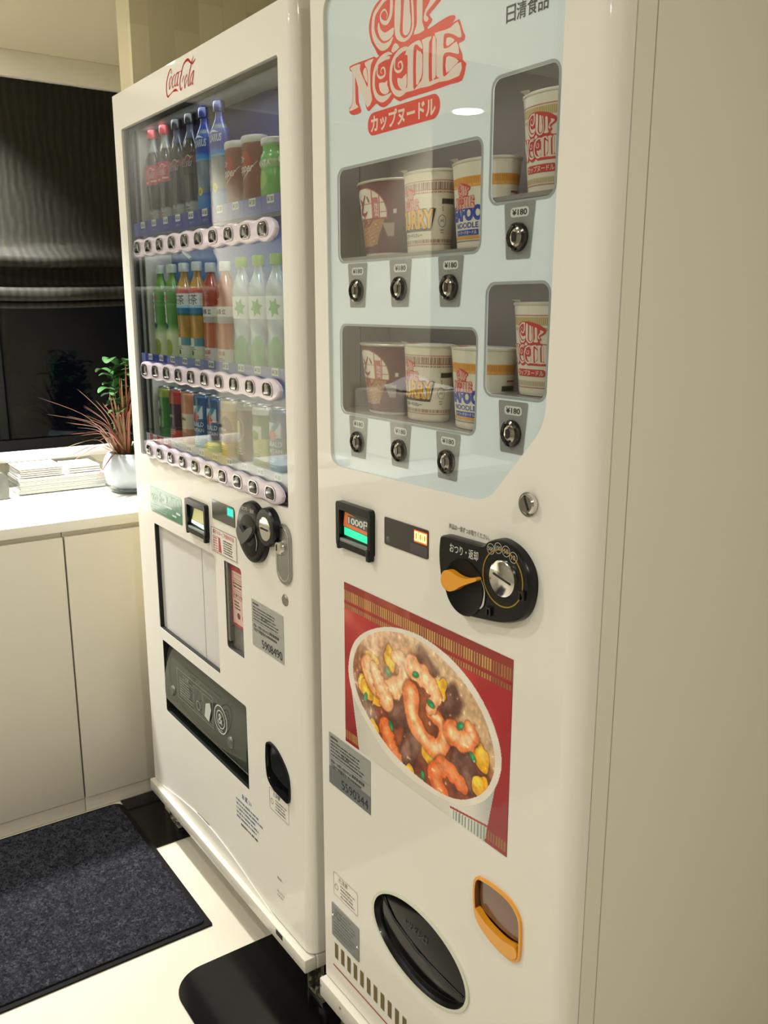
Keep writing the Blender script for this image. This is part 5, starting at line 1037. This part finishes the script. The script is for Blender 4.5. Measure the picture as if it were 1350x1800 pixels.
def donbei():
    def col(A, t):
        c = base(A.shape, '62292e'); R_ = ((A + 18) / 56) ** 2 + ((t - .46) / .38) ** 2
        c = mixc(c, hexc('a2453c'), (R_ < 1.08) & (t < .50)); inn = (R_ < 1) & (t < .49)
        c = mixc(c, hexc('e4d9c8'), inn); c = mixc(c, hexc('b4584a'), inn & ((np.abs(A - 5) < 1.2) | (np.abs(A - 22) < 1.0) | (np.abs(t - .29) < .008) | ((A > 22) & (np.abs(t - .41) < .008))))
        c = mixc(c, hexc('c06a60'), inn & (A > 7) & (A < 20) & (t > .22)); c = mixc(c, hexc('a2453c'), (R_ < 1.05) & (np.abs(t - .495) < .008))
        food = (t > .50) & (t < .86 - .002 * np.maximum(A, 0)) & (A < 34 - (t - .5) * 62) & (A > -75); n = np.sin(A * .21 + 3 * np.sin(t * 37)) * np.sin(t * 61 + A * .09)
        fc = mixc(base(A.shape, 'b98a5e'), hexc('8f5f40'), .5 + .5 * n); fc = mixc(fc, hexc('d6ab72'), n > .75); c = np.where(food[..., None], fc, c)
        c = mixc(c, hexc('a79a8e'), (t > .56) & (t < .74) & (A > 28) & (A < 56) & (A - 28 > (t - .56) * 70)); c = mixc(c, hexc('4b282c'), (t > .60) & (t < .9) & (A > 62) & (A < 100)); c = mixc(c, hexc('d3ccc0'), (t > .38) & (t < .44) & (A > 52) & (A < 60))
        return mixc(c, hexc('e0d8c6'), t > .965)
    t, f = cupwrap('udon_cup', .0425, .060, .105, col, .58)
    wrap_print(t, 'brush_name', '8e3a34', lambda m: ([m.ribbon(s_, 0) for s_ in ([(-.032, .083, .002), (-.022, .074, .006), (-.026, .066, .004)], [(-.012, .086, .003), (-.024, .070, .005), (-.03, .064, .005), (-.016, .060, .005), (-.008, .064, .002)], [(-.006, .084, .003), (-.002, .078, .004)], [(-.030, .056, .002), (-.02, .050, .005), (-.026, .043, .003)], [(-.016, .059, .002), (-.022, .044, .004), (-.012, .050, .004), (-.008, .044, .004), (.002, .050, .003), (.006, .056, .001)])]), f, .58)
    wrap_print(t, 'maker_print', 'e8d8c8', lambda m: text(m, '名店', .010, .017, .056, .076, 0, bold=.02, stretch=True), f, .58)
    m = MB().lathe([(.0582, .1035), (.0615, .1035), (.0625, .1055), (.061, .107), (.0585, .1065), (0, .1065)], 56, 0, 0, 0, cap=False); flatten(m.bm, .58); m.build('lid', mat('silver_lid', 'bdb4a6', .35, metal=.3), t); return t
def put(o, x, z, label): o.location = (x, .056, z); o['label'] = label; o['group'] = 'cups on display in the noodle machine'; return o
du, cu, se = donbei(), curry(), seafood()
put(du, -1.140, 1.4668, 'maroon udon cup at the left of the upper window'); put(cu, -1.037, 1.4668, 'curry noodle cup in the middle of the upper window'); put(se, -.918, 1.4668, 'seafood noodle cup at the right of the upper window')
put(copy_tree(du), -1.134, 1.2318, 'maroon udon cup at the left of the lower window'); put(copy_tree(cu), -1.034, 1.2318, 'curry noodle cup in the middle of the lower window'); put(copy_tree(se), -.914, 1.2318, 'seafood noodle cup at the right of the lower window')
r_ = regular(.112); put(r_, -.799, 1.5228, 'regular noodle cup with a large red logo in the top right window')
put(copy_tree(r_), -.803, 1.2858, 'regular noodle cup with a large red logo in the bottom right window')

# --- lower front
MB().plate(circ(-.762, 1.159, .0150), -.0015, 0).build('lock_ring', mat('lock_ring', '8a887e', .3, metal=.8), NK)
lk = shift(MB().lathe([(.0, -.009), (.0105, -.009), (.0125, -.007), (.013, -.0016)], 28, -.763, 0, 1.159, axis='y', cap=False).build('lock_cylinder', CHROME, NK), .006, .002)
m = MB(); q = [(-.766, 1.166), (-.764, 1.167), (-.757, 1.153), (-.759, 1.152)]; m.plate(q, -.0098, -.0091); m.plate(circ(-.765, 1.1685, .0016, n=10), -.0098, -.0091); m.build('keyhole', BLACKM, lk)
b, xa, xb, za, zb_ = bill(NK, -1.204, -1.105, 1.004, 1.085, 1); shift(b, .013, .004)
MB().flat([(xa + .004, za + .011), (xb - .001, za + .009), (xb - .001, za + .021), (xa + .004, za + .024)], -.0026).build('lit_strip', mat('lit_green', '2fd8a0', .4, emit='22cf96', es=1.0), b, fix=False)
MB().flat([(xa + .001, za + .025), (xb - .001, za + .022), (xb - .001, zb_ - .012), (xa + .010, zb_ - .004), (xa + .006, zb_ - .004)], -.0024).build('guide_plate', mat('lit_orange_guide', 'c8703c', .4, emit='c8683a', es=.35), b, fix=False)
MB().flat([(xa + .015, za + .031), (xb - .001, za + .028), (xb - .001, zb_ - .006), (xa + .015, zb_ - .008)], -.0027).build('guide_window', mat('guide_grey_dark', '5d5e58', .3), b, fix=False)
m = MB(); text(m, '1000円', xa + .017, xb - .001, za + .031, zb_ - .009, -.0029, stretch=True, bold=.02); m.build('guide_print', ink('e8ece4'), b, fix=False)
m = MB().plate(rr(-1.065, -.957, 1.043, 1.0855, .003), -.0015, .0005); dsp = m.build('amount_display', mat('display_smoke2', '241f20', .12, coat=.7), NK)
m = MB()
for k in range(3): seg(m, -.988 + .0098 * k, 1.0655, .0080, .0135, '000'[k], -.0021, .3)
m.build('lit_digits', mat('orange_led', 'ffb070', .4, emit='ff8a3c', es=16), dsp, fix=False)
MB().flat(rr(-.990, -.9585, 1.063, 1.081, .001), -.0018).build('led_window', mat('orange_led_glow', '8a3010', .4, emit='ff5a18', es=1.3), dsp, fix=False)
MB().flat(rr(-.999, -.958, 1.045, 1.060, 0), -.0017).build('display_patch', ink('4a4548'), dsp, fix=False)
MB().lathe([(0, -.0022), (.004, -.002), (.005, -.0015)], 16, -1.055, 0, 1.0515, axis='y', cap=False).build('sensor', mat('sensor', '5a5860', .2), dsp)
print_(NK, 'takeout_print', '6b675e', lambda m: text(m, '商品は一個ずつお取りください。', -.912, -.829, 1.0985, 1.106, Y0, stretch=True, bold=.01))
# coin unit: a round-cornered black plate, dish with amber lever, coin slot
CUO = cr_spline([(-.924, 1.075), (-.918, 1.0845), (-.88, 1.0865), (-.835, 1.0885), (-.822, 1.098), (-.80, 1.1035), (-.772, 1.096), (-.752, 1.078), (-.7455, 1.055), (-.75, 1.028), (-.764, 1.008), (-.79, .996), (-.83, .989), (-.868, .986), (-.900, .998), (-.918, 1.022), (-.9245, 1.05)], 5)
xs = -.84; zs = 1.044
sc = lambda k: [(xs + (a - xs) * k, zs + (b_ - zs) * k) for a, b_ in CUO]
m = MB(); rg = [[m.v(a, y, b_) for a, b_ in sc(k)] for k, y in ((1.0, 0), (1.0, -.0085), (.985, -.0125), (.96, -.0145))]
for p_, q_ in zip(rg, rg[1:]):
    for k in range(len(p_)): j = (k + 1) % len(p_); m.f([p_[k], p_[j], q_[j], q_[k]])
m.f(rg[-1]); cu_ = shift(m.build('coin_unit', BLACK, NK), .007, .006)
MB().lathe([(.0, -.0149), (.036, -.0152), (.0385, -.0165), (.0395, -.0146)], 44, -.868, 0, 1.024, axis='y', cap=False).build('knob_dish', mat('dish_black'), cu_)
lv = MB().plate(cr_spline([(-.905, 1.028), (-.900, 1.040), (-.888, 1.044), (-.872, 1.041), (-.855, 1.041), (-.836, 1.047), (-.833, 1.0435), (-.850, 1.035), (-.865, 1.027), (-.875, 1.020), (-.888, 1.015), (-.900, 1.018)], 4), -.025, -.016)
lv.build('return_lever', mat('amber_plastic', 'e29a1c', .3, coat=.4), cu_)
MB().ribbon([(-.832, 1.043, .001), (-.826, 1.03, .0015), (-.828, 1.012, .0035), (-.834, 1.004, .001)], -.0160).build('lever_mark', ink('b9bab6'), cu_, fix=False)
gr = MB().plate(circ(-.794, 1.055, .0375, n=48), -.0152, -.0146, [circ(-.794, 1.055, .0358, n=48)]).build('gold_ring', mat('gold_line', 'b09040', .3, metal=.6), cu_)
MB().lathe([(.0, -.0205), (.0205, -.0205), (.0235, -.0185), (.024, -.0146)], 40, -.792, 0, 1.056, axis='y', cap=False).build('coin_plate', CHROME, cu_)
MB().plate([(-.805, 1.0595), (-.773, 1.0525), (-.773, 1.0545), (-.805, 1.0615)], -.0215, -.0206).build('coin_gap', BLACKM, cu_)
print_(cu_, 'unit_print', 'cfd0c8', lambda m: text(m, 'おつり・返却', -.899, -.841, 1.066, 1.079, -.0150, stretch=True, bold=.01))
def coins(m):
    for tx, x, z in (('500', -.817, 1.0885), ('100', -.8035, 1.0925), ('50', -.789, 1.0915), ('10', -.7755, 1.0865)):
        m.flat(circ(x, z, .0072, n=24), -.0150, [circ(x, z, .0065, n=24)]); text(m, tx, x - .005, x + .005, z - .003, z + .003, -.0150, align='C')
print_(cu_, 'coin_values', 'c9cac2', coins, y=-.015)
for x, z in ((-.758, 1.047), (-.817, 1.010)):
    m = MB().box(x - .004, x + .005, -.0185, -.0146, z - .001, z + .0015); m.box(x - .004, x - .0015, -.0175, -.0146, z - .010, z - .0012); m.box(x + .0025, x + .005, -.0175, -.0146, z - .010, z - .0012); m.build('drain_tab', mat('tab_black', '161716', .3), cu_)
# poster
def poster_col(U, V):
    rs = np.random.RandomState(4); A_ = 405 / 285; X = U * A_; Y = V
    def noise(n, seed):
        r = np.random.RandomState(seed); g = r.rand(n + 2, int(n * A_) + 3); xi = U * (g.shape[1] - 2); yi = V * (g.shape[0] - 2); x0 = xi.astype(int); y0 = yi.astype(int); fx = xi - x0; fy = yi - y0; fx = fx * fx * (3 - 2 * fx); fy = fy * fy * (3 - 2 * fy)
        return (g[y0, x0] * (1 - fx) + g[y0, x0 + 1] * fx) * (1 - fy) + (g[y0 + 1, x0] * (1 - fx) + g[y0 + 1, x0 + 1] * fx) * fy
    n1, n2, n3 = noise(5, 1), noise(12, 2), noise(36, 3)
    def inside(poly, sm=6):
        q = np.array(cr_spline(poly, sm)); x, y = q[:, 0], q[:, 1]; c = np.zeros(U.shape, bool); j = len(x) - 1
        for i in range(len(x)):
            if y[i] != y[j]: c ^= ((y[i] > V) != (y[j] > V)) & (U < (x[j] - x[i]) * (V - y[i]) / (y[j] - y[i]) + x[i])
            j = i
        return c
    def dist_path(path, per=5):
        q = np.array(cr_spline([(a, b_) for a, b_ in path], per, False)); d = np.full(U.shape, 9.); tt = np.zeros(U.shape)
        for k, (a, b_) in enumerate(q):
            dd = np.hypot((U - a) * A_, V - b_); tt = np.where(dd < d, k / max(len(q) - 1, 1), tt); d = np.minimum(d, dd)
        return d, tt
    c = base(U.shape, 'a8242a'); c = mixc(c, hexc('c23a34'), n1 * 1.2 - .2); c = mixc(c, hexc('861c22'), sst(.45, .1, V) * .7); c = mixc(c, hexc('d08060'), sst(.62, .9, n1 * .7 + n2 * .3) * (V > .45) * .7)
    st_ = ((U * 74) % 1) < .5
    for a, b_, k in ((.895, .955, 1), (.845, .872, .8), (.02, .075, .9)):
        bd = (V > a) & (V < b_); c = mixc(c, hexc('7e3c22'), bd * .9); c = mixc(c, hexc('c89a58'), (bd & st_) * (.5 + .5 * (U < .9)) * k)
    c = mixc(c, hexc('8a2a1e'), ((V > .955) | ((V > .875) & (V < .89))) * .8); c = mixc(c, hexc('d9a05e'), ((V > .84) & (U > .15) & (U < .45)) * .35 * n2)
    # the cup: wall below its rim
    wall = (V < .5) & (U > .028 + (.50 - V) * .155) & (U < .960 - (.50 - V) * .14)
    wc = base(U.shape, 'e4e2d8'); wc = mixc(wc, hexc('b8bcb4'), sst(.80, .93, U)); wc = mixc(wc, hexc('c4c6be'), sst(.2, .08, U)); wc = mixc(wc, hexc('a83a34'), np.abs(V - (.065 - .35 * (U - .76) * 0 + .18 * (U - .76))) < .006 * (U > .7))
    wc = mixc(wc, hexc('7f9488'), ((V < .055 + .18 * (U - .76)) & (U > .72) & (((U * 60) % 1) < .5)) * .9); wc = mixc(wc, hexc('d8d4c6'), (U < .7) * .6)
    c = np.where(wall[..., None], wc, c)
    ro, ri_ = inside(POST['rim_o']), inside(POST['rim_i']); c = np.where(ro[..., None], hexc('f2ece0') * np.ones_like(c), c)
    soup = base(U.shape, '9a5630'); soup = mixc(soup, hexc('5a2a22'), n2 * .9); soup = mixc(soup, hexc('b5794c'), sst(.5, .85, V) * .8); soup = mixc(soup, hexc('c9a27c'), sst(.35, .75, V + n3 * .2 - .15) * sst(.45, .2, U) * .7)
    # inner wall of the cup, upper right
    iw = sst(.02, .09, (U - .5) * .50 + (V - .80) * .55 + .07); soup = mixc(soup, hexc('c0a27c'), iw * .95); soup = mixc(soup, hexc('a47248'), (iw > .05) * (iw < .5) * .5)
    def blob(cc, x, y, rx, ry, ca, cb, seed, rot=0, rough=.3, pw=2):
        nonlocal soup
        dx = (U - x) * A_; dy = V - y; ct, s_ = math.cos(rot), math.sin(rot); a = (dx * ct + dy * s_) / rx; b_ = (-dx * s_ + dy * ct) / ry; r = ((np.abs(a) ** pw + np.abs(b_) ** pw) ** (1 / pw)) + (noise(24, seed) - .5) * rough
        soup = mixc(soup, hexc('3a1c14'), sst(1.35, 1.0, r) * .5); soup = mixc(soup, hexc(ca), sst(1.04, .94, r)); soup = mixc(soup, hexc(cb), sst(.85, .2, np.sqrt((a + .25) ** 2 + (b_ - .3) ** 2)) * .8 * (r < .95))
    for k, (x, y) in enumerate(POST['meat']): blob(0, x, y, .092, .066, '5e3b30', '936a5c', 20 + k, .35 * k + .4, .35, 4)
    for k, (x, y) in enumerate(POST['egg']): blob(0, x, y, .064, .056, 'dc9f1c', 'f5d650', 40 + k, .8 * k, .9)
    for k, p in enumerate(POST['shrimp']):
        d, tt = dist_path(p, 10); w_ = .072 * (1 - .45 * tt) + .006 * np.sin(tt * 30) + .012 * (n2 - .5)
        soup = mixc(soup, hexc('5a2a18'), sst(1.3, 1.0, d / w_) * .5); sc_ = mixc(base(U.shape, 'd9743a'), hexc('f2c69a'), sst(.8, .1, d / w_)); sc_ = mixc(sc_, hexc('e88a4c'), sst(-.2, 1, np.sin(tt * 34)) * .4)
        if k in (2, 3): sc_ = mixc(sc_, hexc('d2571f'), .55)
        if k in (0, 5, 6): sc_ = mixc(sc_, hexc('ead0a8'), .4)
        soup = mixc(soup, sc_, sst(1.08, .86, d / w_))
    for k, (x, y) in enumerate(POST['green']): blob(0, x, y, .030, .017, '1f7a44', '49a86a', 60 + k, .9 * k - .6, .3)
    soup = mixc(soup, hexc('f0dcc0'), sst(.45, .95, noise(7, 9) * .6 + V * .6) * sst(.95, .3, U) * .6)   # steam in the picture
    soup = mixc(soup, hexc('fff0d8'), (n3 > .93) * .4)
    soup = soup * (1 + .22 * (n3 - .5) + .16 * (noise(70, 31) - .5))[..., None] * 1.12; soup = mixc(soup, hexc('e8a868'), sst(.62, .95, n2 * .5 + noise(16, 33) * .5) * .35)
    c = np.where(ri_[..., None], soup, c); edge = ro & ~ri_; c = np.where(edge[..., None], mixc(c, hexc('cfc3ac'), n2 * .35), c)
    return c + (rs.rand(*U.shape)[..., None] - .5) * .03
PX0, PX1, PZ0, PZ1 = -1.182, -.777, .667, .952
MB().plate([(PX0, PZ0), (PX1, PZ0), (PX1, PZ1), (PX0, PZ1)], -.0006, -.0001).build('poster_sheet', ink('8a2a24'), NK)
painted_grid('soup_poster', 380, 300, lambda U, V: (PX0 + (PX1 - PX0) * U, np.full(U.shape, -.0009), PZ0 + (PZ1 - PZ0) * V), poster_col, vcmat('poster_print', .4, .25), NK)
sticker(NK, -1.238, -1.106, .562, .661, '5590344', True)
print_(NK, 'caution_print', '77746a', lambda m: (frame2d(m, -1.229, -1.148, .339, .386, .0008, Y0, .004), text(m, '⚠注意', -1.212, -1.175, .373, .383, Y0, bold=.01), lines(m, -1.205, -1.152, .343, .371, 4, Y0, .4, seed=5), m.flat(circ(-1.219, .358, .006), Y0, [circ(-1.219, .358, .005)])))
npl = MB().plate(rr(-1.236, -1.144, .248, .318, .003), -.0012, 0).build('name_plate', mat('aluminium_plate', '8f9492', .4, metal=.6, bump=(80, .1, .001)), NK)
print_(npl, 'plate_print', '4f5452', lambda m: (lines(m, -1.228, -1.152, .256, .312, 8, -.0014, .3, seed=21), m.flat(circ(-1.212, .30, .008), -.0015, [circ(-1.212, .30, .007)])), y=-.0014)
for x, z in ((-1.232, .291), (-1.149, .276)): MB().lathe([(0, -.0028), (.002, -.0026), (.003, -.0013)], 12, x, 0, z, axis='y', cap=False).build('plate_screw', CHROME, npl)
m = MB()
for k in range(25): m.flat([(-1.2275 + .0215 * k, .2035), (-1.2275 + .0215 * k + .011, .2035), (-1.2275 + .0215 * k + .011, .2355), (-1.2275 + .0215 * k, .2355)], Y0)
m.build('stripe_print', ink('6e5c30'), NK, fix=False)
print_(NK, 'red_line', 'a8433c', lambda m: m.flat([(-1.234, .1825), (-.70, .1825), (-.70, .1855), (-1.234, .1855)], Y0))
# delivery bowl: glossy black oval flap in a pale rim
k2 = lambda k, ky=1: [(-.973 + (a + .973) * k, .392 + (b_ - .392) * k * ky) for a, b_ in OVAL]
MB().plate(k2(1.035), -.0025, -.0002, [k2(.985)]).build('oval_rim', mat('oval_rim', 'c9cdb8', .3, coat=.4), NK)
m = MB(); rg = [[m.v(a, y, b_) for a, b_ in k2(k)] for k, y in ((.985, -.002), (.965, .004), (.945, .0075))]
for p_, q_ in zip(rg, rg[1:]):
    for k in range(len(p_)): j = (k + 1) % len(p_); m.f([p_[k], p_[j], q_[j], q_[k]])
ov = m.build('oval_well', BLACK, NK)
m = MB(); rg = []
for k in (1.0, .9, .75, .55, .3, .08):
    rg.append([m.v(a, .0065 - .007 * (1 - k * k) - .004 * max(0, .39 - b_) / .07 * (1 - k ** 4), b_) for a, b_ in k2(.945 * k)])
for p_, q_ in zip(rg, rg[1:]):
    for k in range(len(p_)): j = (k + 1) % len(p_); m.f([p_[k], p_[j], q_[j], q_[k]])
m.f(rg[-1]); m.build('delivery_flap', mat('gloss_black_flap', '08090a', .1, spec=.2), NK)
m = MB(); m.tube([(-1.078, .004, .424), (-1.04, .001, .404), (-.97, -.0015, .388), (-.90, .0015, .380), (-.866, .005, .376)], [.0012, .002, .0024, .002, .0012], 10); m.build('flap_ridge', BLACK, ov)
print_(ov, 'flap_print', '3c3d3e', lambda m: text(m, 'トリダシ口', -1.01, -.95, .412, .427, -.0012))
# amber coin return
r_, cx, cz = coin_cup(NK, AMB, .55, mat('amber_plastic'), mat('amber_pocket', '6b3f24', .3, coat=.4), 'coin_return', .03)
fl2 = MB().plate(cr_spline([(-.832, .588), (-.826, .601), (-.80, .604), (-.765, .60), (-.750, .586), (-.749, .552), (-.775, .546), (-.81, .550), (-.830, .558)], 4), .004, .007); fl2.build('return_door', mat('brown_clear_flap', '6e4c38', .15, coat=.6), r_)
m = MB().plate(cr_spline([(-.832, .556), (-.81, .546), (-.775, .541), (-.750, .545), (-.747, .530), (-.765, .521), (-.80, .525), (-.828, .54)], 4), -.006, .004); m.build('return_lip', mat('amber_plastic'), r_)
